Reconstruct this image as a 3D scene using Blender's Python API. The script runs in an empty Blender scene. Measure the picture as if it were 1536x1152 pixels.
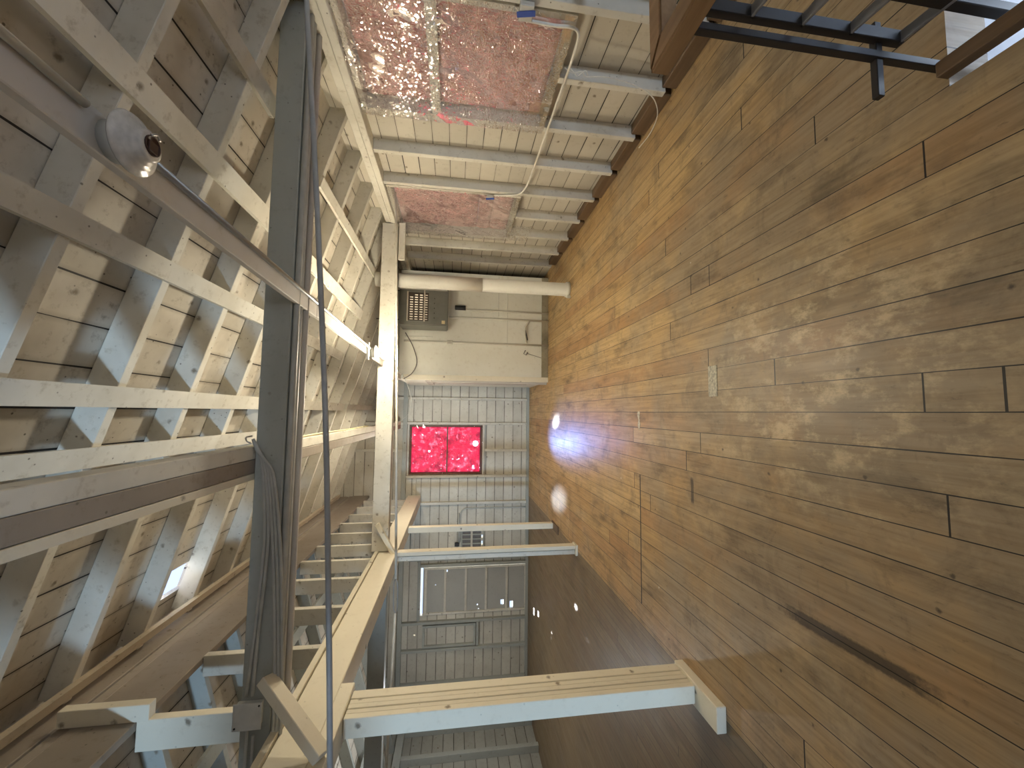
import bpy, bmesh, math, random
from mathutils import Vector, Matrix
random.seed(7)
SC = bpy.context.scene
COL = SC.collection
V = Vector

# ------------------------------------------------------------------ materials
def new_mat(name):
    m = bpy.data.materials.new(name); m.use_nodes = True
    nt = m.node_tree; nt.nodes.clear()
    return m, nt
class N:
    """tiny node-graph helper"""
    def __init__(s, nt): s.nt = nt
    def node(s, t, **kw):
        n = s.nt.nodes.new(t)
        for k, v in kw.items(): setattr(n, k, v)
        return n
    def link(s, a, b): s.nt.links.new(a, b)
    def setin(s, n, i, v):
        if v is None: return
        if hasattr(v, 'is_output') or isinstance(v, bpy.types.NodeSocket): s.link(v, n.inputs[i])
        else: n.inputs[i].default_value = v
    def math(s, op, a, b=None, c=None, clamp=False):
        n = s.node('ShaderNodeMath', operation=op, use_clamp=clamp)
        s.setin(n, 0, a); s.setin(n, 1, b); s.setin(n, 2, c)
        return n.outputs[0]
    def mix(s, f, a, b, mode='MIX'):
        n = s.node('ShaderNodeMix', data_type='RGBA', blend_type=mode)
        s.setin(n, 0, f); s.setin(n, 6, a); s.setin(n, 7, b)
        return n.outputs[2]
    def ramp(s, x, lo, hi, a=0.0, b=1.0):
        n = s.node('ShaderNodeMapRange'); n.clamp = True
        s.setin(n, 0, x); s.setin(n, 1, lo); s.setin(n, 2, hi); s.setin(n, 3, a); s.setin(n, 4, b)
        return n.outputs[0]
    def noise(s, vec, scale, detail=3.0, rough=0.55, dist=0.0):
        n = s.node('ShaderNodeTexNoise'); s.setin(n, 'Vector', vec)
        n.inputs['Scale'].default_value = scale; n.inputs['Detail'].default_value = detail
        n.inputs['Roughness'].default_value = rough; n.inputs['Distortion'].default_value = dist
        return n.outputs[0]
    def voronoi(s, vec, scale, feature='F1'):
        n = s.node('ShaderNodeTexVoronoi', feature=feature); s.setin(n, 'Vector', vec)
        n.inputs['Scale'].default_value = scale
        return n.outputs[0]
    def white(s, vec=None, w=None):
        n = s.node('ShaderNodeTexWhiteNoise', noise_dimensions='1D' if vec is None else '3D')
        if vec is not None: s.setin(n, 'Vector', vec)
        if w is not None: s.setin(n, 'W', w)
        return n.outputs[0]
    def pos(s): return s.node('ShaderNodeNewGeometry').outputs['Position']
    def sep(s, v):
        n = s.node('ShaderNodeSeparateXYZ'); s.setin(n, 0, v); return n.outputs
    def comb(s, x, y, z):
        n = s.node('ShaderNodeCombineXYZ'); s.setin(n, 0, x); s.setin(n, 1, y); s.setin(n, 2, z); return n.outputs[0]
    def scale(s, v, sc):
        n = s.node('ShaderNodeVectorMath', operation='MULTIPLY'); s.setin(n, 0, v); n.inputs[1].default_value = sc
        return n.outputs[0]
    def add(s, v, w):
        n = s.node('ShaderNodeVectorMath', operation='ADD'); s.setin(n, 0, v); s.setin(n, 1, w); return n.outputs[0]
    def bump(s, h, strength=0.3, dist=0.01):
        n = s.node('ShaderNodeBump'); n.inputs['Strength'].default_value = strength
        n.inputs['Distance'].default_value = dist; s.setin(n, 'Height', h); return n.outputs[0]
    def bsdf(s, color, rough=0.6, normal=None, metal=0.0, spec=0.5):
        n = s.node('ShaderNodeBsdfPrincipled')
        s.setin(n, 'Base Color', color); s.setin(n, 'Roughness', rough); s.setin(n, 'Metallic', metal)
        n.inputs['Specular IOR Level'].default_value = spec
        if normal is not None: s.link(normal, n.inputs['Normal'])
        return n.outputs[0]
    def out(s, sh):
        o = s.node('ShaderNodeOutputMaterial'); s.link(sh, o.inputs['Surface'])

def rgb(r, g, b): return (r, g, b, 1.0)

def paint_mat(name, base, stain, amount=0.5, board=None, knots=True, rough=0.62):
    """old brushed paint on softwood: blotches, dirt, knots bleeding through; board=(axis, width, offset) adds board joints"""
    m, nt = new_mat(name); g = N(nt); p = g.pos()
    oi = g.node('ShaderNodeObjectInfo')
    rnd = oi.outputs['Random']
    po = g.add(p, g.scale(g.comb(rnd, rnd, rnd), (37.0, 19.0, 53.0)))
    big = g.noise(po, 2.3, 4.0, 0.6)
    fine = g.noise(po, 17.0, 6.0, 0.7)
    col = g.mix(g.ramp(big, 0.42, 0.72, 0.0, 0.55 * amount), rgb(*base), rgb(*stain))
    col = g.mix(g.ramp(fine, 0.55, 0.73, 0.0, 0.62 * amount), col, rgb(stain[0]*.7, stain[1]*.62, stain[2]*.5))
    tone = g.ramp(rnd, 0.0, 1.0, 0.90, 1.06)
    height = fine
    if board:
        ax, w, off = board
        s = g.sep(p)[ax]
        u = g.math('DIVIDE', g.math('ADD', s, off + 100.0 * w), w)
        fr = g.math('FRACT', u); idx = g.math('FLOOR', u)
        tone = g.ramp(g.white(w=idx), 0.0, 1.0, 0.90, 1.06)
        d = g.math('MINIMUM', fr, g.math('SUBTRACT', 1.0, fr))
        wob = g.ramp(g.noise(p, 1.7, 2.0), 0.3, 0.75, 0.008, 0.032)
        seam = g.math('LESS_THAN', d, wob)
        dirt = g.ramp(d, 0.02, 0.12, 0.35 * amount, 0.0)
        col = g.mix(dirt, col, rgb(stain[0]*.75, stain[1]*.7, stain[2]*.6))
    if knots:
        v = g.voronoi(g.add(po, g.scale(g.comb(fine, fine, fine), (.05, .05, .05))), 5.6)
        k = g.ramp(v, 0.04, 0.115, 0.80, 0.0)
        col = g.mix(k, col, rgb(0.16, 0.12, 0.075))
        v2 = g.voronoi(po, 15.0)
        col = g.mix(g.ramp(v2, 0.05, 0.085, 0.9 * amount, 0.0), col, rgb(0.10, 0.085, 0.06))
    col = g.mix(1.0, col, g.comb(tone, tone, tone), 'MULTIPLY')
    if board:
        col = g.mix(seam, col, rgb(0.02, 0.016, 0.012))
        height = g.math('SUBTRACT', g.math('MULTIPLY', fine, 0.3), seam)
    nrm = g.bump(height, 0.25, 0.004)
    g.out(g.bsdf(col, rough, nrm, spec=0.35)); return m

def wood_mat(name, c1, c2, axis=1, rough=0.5, sc=1.0):
    m, nt = new_mat(name); g = N(nt); p = g.pos()
    st = [26.0*sc, 26.0*sc, 26.0*sc]; st[axis] = 1.6*sc
    n1 = g.noise(g.scale(p, tuple(st)), 1.0, 5.0, 0.6, 0.4)
    n2 = g.noise(p, 5.0, 3.0)
    col = g.mix(g.ramp(n1, 0.3, 0.7), rgb(*c1), rgb(*c2))
    col = g.mix(g.ramp(n2, 0.5, 0.8, 0.0, 0.5), col, rgb(c2[0]*.6, c2[1]*.6, c2[2]*.6))
    g.out(g.bsdf(col, rough, g.bump(n1, 0.2, 0.003))); return m

def flat_mat(name, c, rough=0.5, metal=0.0, var=0.12, sc=12.0):
    m, nt = new_mat(name); g = N(nt); p = g.pos()
    n = g.noise(p, sc, 4.0)
    k = g.ramp(n, 0.3, 0.7, 1.0 - var, 1.0 + var)
    col = g.mix(1.0, rgb(*c), g.comb(k, k, k), 'MULTIPLY')
    g.out(g.bsdf(col, rough, g.bump(n, 0.1, 0.002), metal)); return m

def floor_mat():
    m, nt = new_mat('worn_floor_boards'); g = N(nt); p = g.pos()
    x, y, z = g.sep(p)
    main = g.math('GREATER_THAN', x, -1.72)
    wid = g.math('ADD', 0.066, g.math('MULTIPLY', main, 0.065))
    u = g.math('DIVIDE', g.math('SUBTRACT', x, 0.016 - 20.0*0.131*2), wid)
    idx = g.math('FLOOR', u); fr = g.math('FRACT', u)
    r1 = g.white(w=idx)
    L = g.math('ADD', 4.6, g.math('MULTIPLY', g.white(w=g.math('ADD', idx, 51.3)), 3.0))
    v = g.math('DIVIDE', g.math('ADD', y, g.math('ADD', 20.0, g.math('MULTIPLY', r1, 2.7))), L)
    seg = g.math('FLOOR', v); vf = g.math('FRACT', v)
    # joint of the old patched bay: every board between two seams ends on one line
    inpatch = g.math('MULTIPLY', g.math('LESS_THAN', x, -0.508), g.math('GREATER_THAN', x, -1.555))
    pj = g.math('MULTIPLY', inpatch, g.math('LESS_THAN', g.math('ABSOLUTE', g.math('SUBTRACT', y, 3.17)), 0.008))
    seg = g.math('ADD', seg, g.math('MULTIPLY', inpatch, g.math('GREATER_THAN', y, 3.17)))
    rid = g.white(vec=g.comb(idx, seg, 3.0))
    rid2 = g.white(vec=g.comb(idx, seg, 9.0))
    d = g.math('MULTIPLY', g.math('MINIMUM', fr, g.math('SUBTRACT', 1.0, fr)), wid)
    gapw = g.ramp(g.noise(g.comb(g.math('MULTIPLY', idx, 7.0), y, 0.0), 1.1, 2.0), 0.35, 0.75, 0.0009, 0.0032)
    seam = g.math('LESS_THAN', d, gapw)
    e = g.math('MULTIPLY', g.math('MINIMUM', vf, g.math('SUBTRACT', 1.0, vf)), L)
    butt = g.math('LESS_THAN', e, 0.0035)
    gap = g.math('MAXIMUM', g.math('MAXIMUM', seam, butt), pj)
    for jx, jy in ((0.343, 2.23), (-0.18, 2.33), (0.081, 1.106), (-0.311, 1.06), (0.867, 1.06), (1.26, 1.45), (0.867, 2.20)):
        jm = g.math('MULTIPLY', g.math('LESS_THAN', g.math('ABSOLUTE', g.math('SUBTRACT', x, jx)), 0.0655), g.math('LESS_THAN', g.math('ABSOLUTE', g.math('SUBTRACT', y, jy)), 0.003))
        gap = g.math('MAXIMUM', gap, jm)
    off = g.comb(g.math('MULTIPLY', rid, 31.0), g.math('MULTIPLY', rid2, 17.0), 0.0)
    pg = g.add(p, off)
    grain = g.noise(g.scale(pg, (48.0, 2.2, 1.0)), 1.0, 6.0, 0.65, 0.35)
    tiger = g.noise(g.scale(pg, (6.0, 18.0, 1.0)), 1.0, 4.0, 0.6)
    blot = g.noise(p, 1.35, 5.0, 0.62, 0.3)
    blot2 = g.noise(g.scale(pg, (5.0, 1.6, 1.0)), 1.0, 5.0, 0.62)
    fine = g.noise(p, 38.0, 5.0, 0.7)
    amber = rgb(0.48, 0.300, 0.125); honey = rgb(0.60, 0.42, 0.20)
    grey = rgb(0.36, 0.285, 0.19); dark = rgb(0.090, 0.066, 0.042); red = rgb(0.40, 0.19, 0.075)
    col = g.mix(rid, amber, honey)
    col = g.mix(g.math('MULTIPLY', g.math('GREATER_THAN', rid2, 0.8), 0.45), col, red)
    # grey-brown blotches, stronger towards the viewer's end
    grey_mix = g.ramp(g.math('ADD', g.math('MULTIPLY', blot, 1.0), g.ramp(y, 0.5, 4.6, 0.20, -0.10)), 0.42, 0.66, 0.0, 0.88)
    col = g.mix(grey_mix, col, grey)
    col = g.mix(g.ramp(grain, 0.42, 0.68, 0.0, 0.50), col, rgb(0.20, 0.125, 0.055))
    col = g.mix(g.ramp(blot2, 0.56, 0.72, 0.0, 0.70), col, dark)
    col = g.mix(g.ramp(tiger, 0.62, 0.76, 0.0, 0.35), col, dark)
    # scuffed bare wood
    worn = g.math('MULTIPLY', g.ramp(g.noise(g.scale(p, (7.0, 4.0, 1.0)), 1.0, 7.0, 0.75), 0.50, 0.62),
                  g.math('MULTIPLY', g.ramp(g.math('ABSOLUTE', g.math('SUBTRACT', x, 0.18)), 0.25, 0.75, 1.0, 0.0),
                         g.ramp(g.math('ABSOLUTE', g.math('SUBTRACT', y, 1.5)), 0.2, 0.9, 1.0, 0.0)))
    col = g.mix(g.math('MULTIPLY', worn, 0.85), col, rgb(0.72, 0.57, 0.34))
    pits = g.noise(g.scale(pg, (34.0, 13.0, 1.0)), 1.0, 5.0, 0.72)
    col = g.mix(g.ramp(pits, 0.58, 0.74, 0.0, 0.6), col, dark)
    dirt = g.noise(p, 3.4, 7.0, 0.72, 0.6)
    col = g.mix(g.ramp(dirt, 0.52, 0.68, 0.0, 0.50), col, rgb(0.125, 0.092, 0.058))
    pale = g.noise(g.add(p, (9.0, 4.0, 0.0)), 2.6, 6.0, 0.7, 0.4)
    col = g.mix(g.ramp(pale, 0.56, 0.72, 0.0, 0.40), col, rgb(0.66, 0.50, 0.28))
    speck = g.voronoi(g.add(p, g.scale(g.comb(fine, fine, 0.0), (.02, .02, 0))), 7.0)
    col = g.mix(g.ramp(speck, 0.03, 0.075, 0.75, 0.0), col, rgb(0.035, 0.026, 0.018))
    pl = g.voronoi(p, 2.6)
    col = g.mix(g.math('LESS_THAN', pl, 0.022), col, rgb(0.62, 0.58, 0.5))
    # two long dark scorch marks and the pale scraps of old paint
    def mark(cx, cy, rx, ry, ang=0.0):
        ca, sa = math.cos(ang), math.sin(ang)
        dx = g.math('SUBTRACT', x, cx); dy = g.math('SUBTRACT', y, cy)
        a = g.math('DIVIDE', g.math('ADD', g.math('MULTIPLY', dx, ca), g.math('MULTIPLY', dy, sa)), rx)
        b = g.math('DIVIDE', g.math('SUBTRACT', g.math('MULTIPLY', dy, ca), g.math('MULTIPLY', dx, sa)), ry)
        q = g.math('MAXIMUM', g.math('ABSOLUTE', a), g.math('ABSOLUTE', b))
        return g.math('ADD', q, g.math('MULTIPLY', g.math('SUBTRACT', fine, 0.5), 0.7))
    for cx, cy, rx, ry, an in ((-0.90, 1.42, 0.030, 0.30, 0.02), (-0.50, 2.43, 0.085, 0.016, 0.0)):
        col = g.mix(g.ramp(mark(cx, cy, rx, ry, an), 0.75, 1.1, 0.8, 0.0), col, rgb(0.045, 0.034, 0.026))
    col = g.mix(gap, col, rgb(0.010, 0.007, 0.005))
    # narrow darker boards past the row of posts
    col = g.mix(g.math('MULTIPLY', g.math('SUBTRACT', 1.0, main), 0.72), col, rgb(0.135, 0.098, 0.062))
    rgh = g.ramp(g.math('ADD', g.math('MULTIPLY', grain, .4), g.math('MULTIPLY', blot2, .6)), 0.3, 0.7, 0.34, 0.58)
    h = g.math('SUBTRACT', g.math('MULTIPLY', grain, 0.35), g.math('MULTIPLY', gap, 1.5))
    g.out(g.bsdf(col, rgh, g.bump(h, 0.30, 0.004), spec=0.5)); return m

def fluff_mat(name, a, b, emit=None, es=0.0):
    m, nt = new_mat(name); g = N(nt); p = g.pos()
    n1 = g.noise(p, 9.0, 6.0, 0.68); n2 = g.noise(p, 45.0, 4.0, 0.7)
    h = g.math('ADD', n1, g.math('MULTIPLY', n2, 0.35))
    col = g.mix(g.ramp(n1, 0.35, 0.66), rgb(*a), rgb(*b))
    pr = g.node('ShaderNodeBsdfPrincipled')
    g.link(col, pr.inputs['Base Color']); pr.inputs['Roughness'].default_value = 0.95
    g.link(g.bump(h, 0.9, 0.03), pr.inputs['Normal'])
    if emit:   # daylight shining through the batt from outside
        n3 = g.noise(p, 5.0, 6.0, 0.68); n4 = g.noise(p, 13.0, 4.0, 0.6)
        e = g.mix(g.ramp(n3, 0.38, 0.54), rgb(*emit[0]), rgb(*emit[1]))
        e = g.mix(g.ramp(n4, 0.54, 0.68), e, rgb(*emit[2]))
        g.link(e, pr.inputs['Emission Color']); pr.inputs['Emission Strength'].default_value = es
    g.out(pr.outputs[0]); return m

def film_mat(name, scale=1.0, clear=0.86):
    """crinkled clear polythene"""
    m, nt = new_mat(name); g = N(nt); p = g.pos()
    w1 = g.noise(g.scale(p, (9.0, 11.0, 19.0)), 1.0*scale, 1.5, 0.5, 1.2)
    w2 = g.noise(p, 36.0*scale, 0.0, 0.5, 0.4)
    w3 = g.noise(g.scale(p, (5.0, 22.0, 9.0)), 1.0*scale, 1.0, 0.5, 1.6)
    l1 = g.ramp(g.math('ABSOLUTE', g.math('SUBTRACT', w1, 0.5)), 0.0, 0.07, 1.0, 0.0)
    l2 = g.ramp(g.math('ABSOLUTE', g.math('SUBTRACT', w3, 0.52)), 0.0, 0.05, 1.0, 0.0)
    patch = g.ramp(g.noise(p, 3.0, 2.0), 0.41, 0.52)
    h = g.math('MULTIPLY', g.math('ADD', g.math('MAXIMUM', l1, l2), g.math('MULTIPLY', w2, 0.5)), patch)
    nrm = g.bump(h, 1.0, 0.007)
    gl = g.node('ShaderNodeBsdfGlossy'); gl.inputs['Roughness'].default_value = 0.03
    gl.inputs['Color'].default_value = rgb(1, 1, 1); g.link(nrm, gl.inputs['Normal'])
    tr = g.node('ShaderNodeBsdfTransparent'); tr.inputs['Color'].default_value = rgb(0.97, 0.96, 0.96)
    fr = g.node('ShaderNodeFresnel'); fr.inputs['IOR'].default_value = 1.5; g.link(nrm, fr.inputs['Normal'])
    crease = g.ramp(g.math('ABSOLUTE', g.math('SUBTRACT', w1, 0.5)), 0.0, 0.012, 0.12, 0.0)
    f = g.math('ADD', g.math('ADD', g.math('MULTIPLY', fr.outputs[0], 0.55), crease), 0.865 - clear, clamp=True)
    mx = g.node('ShaderNodeMixShader'); g.link(f, mx.inputs[0]); g.link(tr.outputs[0], mx.inputs[1]); g.link(gl.outputs[0], mx.inputs[2])
    g.out(mx.outputs[0]); return m

def emit_mat(name, c, s):
    m, nt = new_mat(name); g = N(nt)
    e = g.node('ShaderNodeEmission'); e.inputs[0].default_value = rgb(*c); e.inputs[1].default_value = s
    g.out(e.outputs[0]); return m

M = {}
M['paint'] = paint_mat('white_timber_paint', (0.68, 0.65, 0.565), (0.40, 0.365, 0.28), 0.85)
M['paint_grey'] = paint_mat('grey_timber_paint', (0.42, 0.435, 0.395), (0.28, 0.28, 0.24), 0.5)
M['paint_clean'] = paint_mat('cream_timber_paint', (0.80, 0.745, 0.60), (0.60, 0.53, 0.40), 0.30)
M['roof'] = paint_mat('painted_roof_boards', (0.66, 0.61, 0.52), (0.29, 0.245, 0.185), 0.95, (0, 0.192, 0.0))
M['wallb'] = paint_mat('painted_wall_boards', (0.585, 0.54, 0.45), (0.40, 0.36, 0.28), 0.45, (2, 0.152, 0.02))
M['backb'] = paint_mat('back_wall_boards', (0.66, 0.63, 0.54), (0.40, 0.36, 0.28), 0.75, (2, 0.186, 0.03))
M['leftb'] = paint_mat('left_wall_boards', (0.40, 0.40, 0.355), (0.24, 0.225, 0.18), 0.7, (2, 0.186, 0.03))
M['panel'] = paint_mat('closet_panel_paint', (0.82, 0.82, 0.745), (0.60, 0.575, 0.48), 0.4, None, False)
M['rail'] = paint_mat('lamp_board_paint', (0.58, 0.545, 0.50), (0.42, 0.385, 0.33), 0.4, None, False)
M['bare'] = paint_mat('bare_pale_lath', (0.52, 0.445, 0.335), (0.34, 0.27, 0.185), 0.7)
M['brown'] = paint_mat('brown_aged_board', (0.34, 0.295, 0.245), (0.21, 0.175, 0.135), 0.7)
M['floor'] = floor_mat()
M['base'] = wood_mat('dark_baseboard_wood', (0.17, 0.105, 0.055), (0.10, 0.06, 0.03), 1)
M['handrail'] = wood_mat('oak_handrail_wood', (0.36, 0.22, 0.11), (0.22, 0.125, 0.055), 1, 0.42)
M['steel'] = flat_mat('black_painted_steel', (0.014, 0.013, 0.015), 0.45, 0.0)
M['steel_lit'] = flat_mat('dusty_steel_lit', (0.26, 0.26, 0.27), 0.38, 0.1)  # steel lightened to paint lamp light on the dusty bar tops
M['pipe'] = paint_mat('painted_pipe', (0.70, 0.68, 0.60), (0.5, 0.46, 0.38), 0.35, None, False, 0.4)
M['conduit'] = flat_mat('galvanised_conduit', (0.50, 0.50, 0.49), 0.36, 0.75)
M['conduit_paint'] = flat_mat('grey_painted_conduit', (0.47, 0.47, 0.43), 0.5)
M['rod'] = flat_mat('grey_iron_rod', (0.42, 0.44, 0.45), 0.5, 0.1)
M['rod_white'] = flat_mat('white_painted_rod', (0.66, 0.63, 0.54), 0.5)
M['cable'] = flat_mat('white_cable_sheath', (0.72, 0.69, 0.60), 0.45)
M['cable_yellow'] = flat_mat('cream_cable_sheath', (0.72, 0.64, 0.40), 0.5)
M['cable_dark'] = flat_mat('dark_cable_sheath', (0.16, 0.15, 0.14), 0.5)
M['porcelain'] = flat_mat('white_porcelain', (0.62, 0.60, 0.56), 0.22, 0.0, 0.2, 30)
M['socket'] = flat_mat('burnt_brown_socket', (0.055, 0.022, 0.012), 0.5)
M['brass'] = flat_mat('dull_brass', (0.5, 0.36, 0.16), 0.35, 0.9)
M['bulb'] = emit_mat('glowing_bulb', (1.0, 0.88, 0.66), 850.0)
M['heater'] = flat_mat('grey_enamel', (0.165, 0.165, 0.14), 0.38, 0.25, 0.12, 6)
M['heater_dark'] = flat_mat('dark_heater_inside', (0.055, 0.040, 0.028), 0.6)
M['louver'] = flat_mat('pale_louver_metal', (0.50, 0.45, 0.37), 0.4, 0.4)
M['tag'] = flat_mat('yellowed_paper', (0.62, 0.52, 0.30), 0.7)
M['black'] = flat_mat('black_plastic', (0.012, 0.012, 0.012), 0.5)
M['blue'] = flat_mat('blue_masking_tape', (0.03, 0.075, 0.34), 0.6)
M['box_metal'] = flat_mat('switch_box_plate', (0.55, 0.53, 0.47), 0.4, 0.3)
M['junction'] = flat_mat('grey_box_cover', (0.66, 0.67, 0.65), 0.45, 0.1, 0.12)
M['pinkfluff'] = fluff_mat('pink_glass_wool', (0.43, 0.19, 0.185), (0.86, 0.50, 0.48))
M['redfluff'] = fluff_mat('backlit_glass_wool', (0.30, 0.03, 0.06), (0.5, 0.08, 0.11),
                          ((0.26, 0.004, 0.035), (0.80, 0.018, 0.085), (1.0, 0.22, 0.36)), 1.05)
M['film'] = film_mat('crinkled_clear_film')
M['film2'] = film_mat('taut_clear_film', 0.8, 0.865)
M['sky_glow'] = emit_mat('bright_daylight_gap', (0.90, 0.92, 1.0), 9.0)
M['stairwall'] = flat_mat('stairwell_white_wall', (0.72, 0.75, 0.80), 0.7, 0, 0.06)
M['doorp'] = paint_mat('grey_door_boards', (0.40, 0.40, 0.37), (0.30, 0.29, 0.25), 0.4, None, False)
M['putty'] = flat_mat('chipped_white_paint', (0.56, 0.53, 0.43), 0.7, 0, 0.4, 60)
M['gunge'] = paint_mat('crumbling_sill_paint', (0.42, 0.38, 0.28), (0.10, 0.085, 0.05), 1.0)

# ------------------------------------------------------------------ geometry helpers
def B(): return bmesh.new()
def box(bm, x0, x1, y0, y1, z0, z1, bev=0.0):
    if x0 > x1: x0, x1 = x1, x0
    if y0 > y1: y0, y1 = y1, y0
    if z0 > z1: z0, z1 = z1, z0
    vs = [bm.verts.new((x, y, z)) for x in (x0, x1) for y in (y0, y1) for z in (z0, z1)]
    F = [(0,1,3,2),(4,6,7,5),(0,4,5,1),(2,3,7,6),(0,2,6,4),(1,5,7,3)]
    fs = [bm.faces.new([vs[i] for i in f]) for f in F]
    if bev > 0:
        es = list({e for f in fs for e in f.edges})
        bmesh.ops.bevel(bm, geom=es, offset=bev, segments=1, affect='EDGES', profile=0.5)
    return bm
def bar(bm, p0, p1, w, h, up=(0,0,1), bev=0.0):
    """rectangular member from p0 to p1; h measured along 'up', w across"""
    p0, p1 = V(p0), V(p1); d = (p1-p0).normalized(); u = V(up); u = (u - d*u.dot(d)).normalized(); s = d.cross(u)
    vs = []
    for p in (p0, p1):
        for a, b in ((-1,-1),(1,-1),(1,1),(-1,1)):
            vs.append(bm.verts.new(p + s*(a*w/2) + u*(b*h/2)))
    fs = [bm.faces.new([vs[i] for i in f]) for f in ((3,2,1,0),(4,5,6,7),(0,1,5,4),(1,2,6,5),(2,3,7,6),(3,0,4,7))]
    bmesh.ops.recalc_face_normals(bm, faces=fs)
    if bev > 0:
        es = list({e for f in fs for e in f.edges})
        bmesh.ops.bevel(bm, geom=es, offset=bev, segments=1, affect='EDGES', profile=0.5)
    return bm
def tube(bm, pts, r, seg=8, cap=True):
    pts = [V(p) for p in pts]; rings = []
    t0 = (pts[1]-pts[0]).normalized()
    a = V((0,0,1)) if abs(t0.z) < 0.9 else V((1,0,0))
    n = (a - t0*a.dot(t0)).normalized()
    for i, p in enumerate(pts):
        t = (pts[min(i+1, len(pts)-1)] - pts[max(i-1, 0)]).normalized()
        n = (n - t*n.dot(t)).normalized(); b = t.cross(n)
        rr = r[i] if isinstance(r, (list, tuple)) else r
        rings.append([bm.verts.new(p + (n*math.cos(2*math.pi*k/seg) + b*math.sin(2*math.pi*k/seg))*rr) for k in range(seg)])
    for i in range(len(rings)-1):
        for k in range(seg):
            f = bm.faces.new((rings[i][k], rings[i][(k+1)%seg], rings[i+1][(k+1)%seg], rings[i+1][k])); f.smooth = True
    if cap:
        bm.faces.new(list(reversed(rings[0]))); bm.faces.new(rings[-1])
    return bm
def curve_pts(ctrl, n=6):
    """Catmull-Rom through control points"""
    c = [V(p) for p in ctrl]; c = [c[0]*2-c[1]] + c + [c[-1]*2-c[-2]]; out = []
    for i in range(1, len(c)-2):
        for k in range(n):
            t = k/n
            out.append(0.5*((2*c[i]) + (c[i+1]-c[i-1])*t + (2*c[i-1]-5*c[i]+4*c[i+1]-c[i+2])*t*t + (3*c[i]-c[i-1]-3*c[i+1]+c[i+2])*t**3))
    out.append(c[-2]); return out
def lathe(bm, prof, origin=(0,0,0), axis=(0,0,1), seg=24):
    o = V(origin); a = V(axis).normalized(); h = V((1,0,0)) if abs(a.x) < 0.9 else V((0,1,0))
    n = (h - a*h.dot(a)).normalized(); b = a.cross(n); rings = []
    for r, z in prof:
        rings.append([bm.verts.new(o + a*z + (n*math.cos(2*math.pi*k/seg)+b*math.sin(2*math.pi*k/seg))*max(r, 1e-4)) for k in range(seg)])
    for i in range(len(rings)-1):
        for k in range(seg):
            f = bm.faces.new((rings[i][k], rings[i][(k+1)%seg], rings[i+1][(k+1)%seg], rings[i+1][k])); f.smooth = True
    bm.faces.new(list(reversed(rings[0]))); bm.faces.new(rings[-1])
    bmesh.ops.recalc_face_normals(bm, faces=bm.faces)
    return bm
def panel(bm, axis, c0, c1, us, vs, holes=()):
    """slab normal to 'axis' from c0 to c1 with rectangular openings; us, vs are extents, holes are (u0,u1,v0,v1)"""
    ul = sorted({us[0], us[1], *[h[0] for h in holes], *[h[1] for h in holes]})
    vl = sorted({vs[0], vs[1], *[h[2] for h in holes], *[h[3] for h in holes]})
    for i in range(len(ul)-1):
        for j in range(len(vl)-1):
            um, vm = (ul[i]+ul[i+1])/2, (vl[j]+vl[j+1])/2
            if any(h[0] < um < h[1] and h[2] < vm < h[3] for h in holes): continue
            if axis == 0: box(bm, c0, c1, ul[i], ul[i+1], vl[j], vl[j+1])
            elif axis == 1: box(bm, ul[i], ul[i+1], c0, c1, vl[j], vl[j+1])
            else: box(bm, ul[i], ul[i+1], vl[j], vl[j+1], c0, c1)
    bmesh.ops.remove_doubles(bm, verts=bm.verts, dist=1e-5)
    # drop the internal faces between neighbouring cells
    seen = {}
    for f in bm.faces:
        seen.setdefault(tuple(sorted(v.index for v in f.verts)), []).append(f)
    return bm

def link(name, bm, mat, parent=None, origin=None):
    """one mesh object from world-space bmesh"""
    bm.verts.ensure_lookup_table()
    if parent is not None: o0 = parent['_o']
    elif origin is not None: o0 = V(origin)
    else:
        xs = [v.co.x for v in bm.verts]; ys = [v.co.y for v in bm.verts]; zs = [v.co.z for v in bm.verts]
        o0 = V(((min(xs)+max(xs))/2, (min(ys)+max(ys))/2, min(zs)))
    o0 = V(o0)
    for v in bm.verts: v.co -= o0
    me = bpy.data.meshes.new(name); bm.to_mesh(me); bm.free()
    me.materials.append(mat)
    ob = bpy.data.objects.new(name, me); COL.objects.link(ob)
    if parent is None: ob.location = o0
    else: ob.parent = parent
    ob['_o'] = list(o0)
    return ob
def tag(o, label, cat, group=None, kind=None):
    if label: o['label'] = label
    if cat: o['category'] = cat
    if group: o['group'] = group
    if kind: o['kind'] = kind
    return o
def struct(name, bm, mat, label=None, cat=None):
    o = link(name, bm, mat); o['kind'] = 'structure'
    if label: o['label'] = label
    if cat: o['category'] = cat
    return o
def thing(name, label, cat, loc, group=None, kind=None):
    o = bpy.data.objects.new(name, None); COL.objects.link(o)
    o.empty_display_size = 0.05; o.location = loc; o['_o'] = list(loc)
    return tag(o, label, cat, group, kind)
ORD = ['first','second','third','fourth','fifth','sixth','seventh','eighth','ninth','tenth','eleventh','twelfth','thirteenth','fourteenth','fifteenth','sixteenth']

# ------------------------------------------------------------------ key dimensions (metres)
XR = 2.46      # face of the boards of the right wall
XL = -5.86     # left wall
YB = 8.25      # back wall
YF = -2.7      # wall behind the camera
RX, RZ = -1.68, 3.712   # ridge line (underside of rafters)
SL = 0.30
def roofz(x): return RZ - SL*abs(x-RX)          # underside of the rafters
RD = 0.135     # rafter depth
def deckz(x): return roofz(x) + RD*1.04

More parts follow.
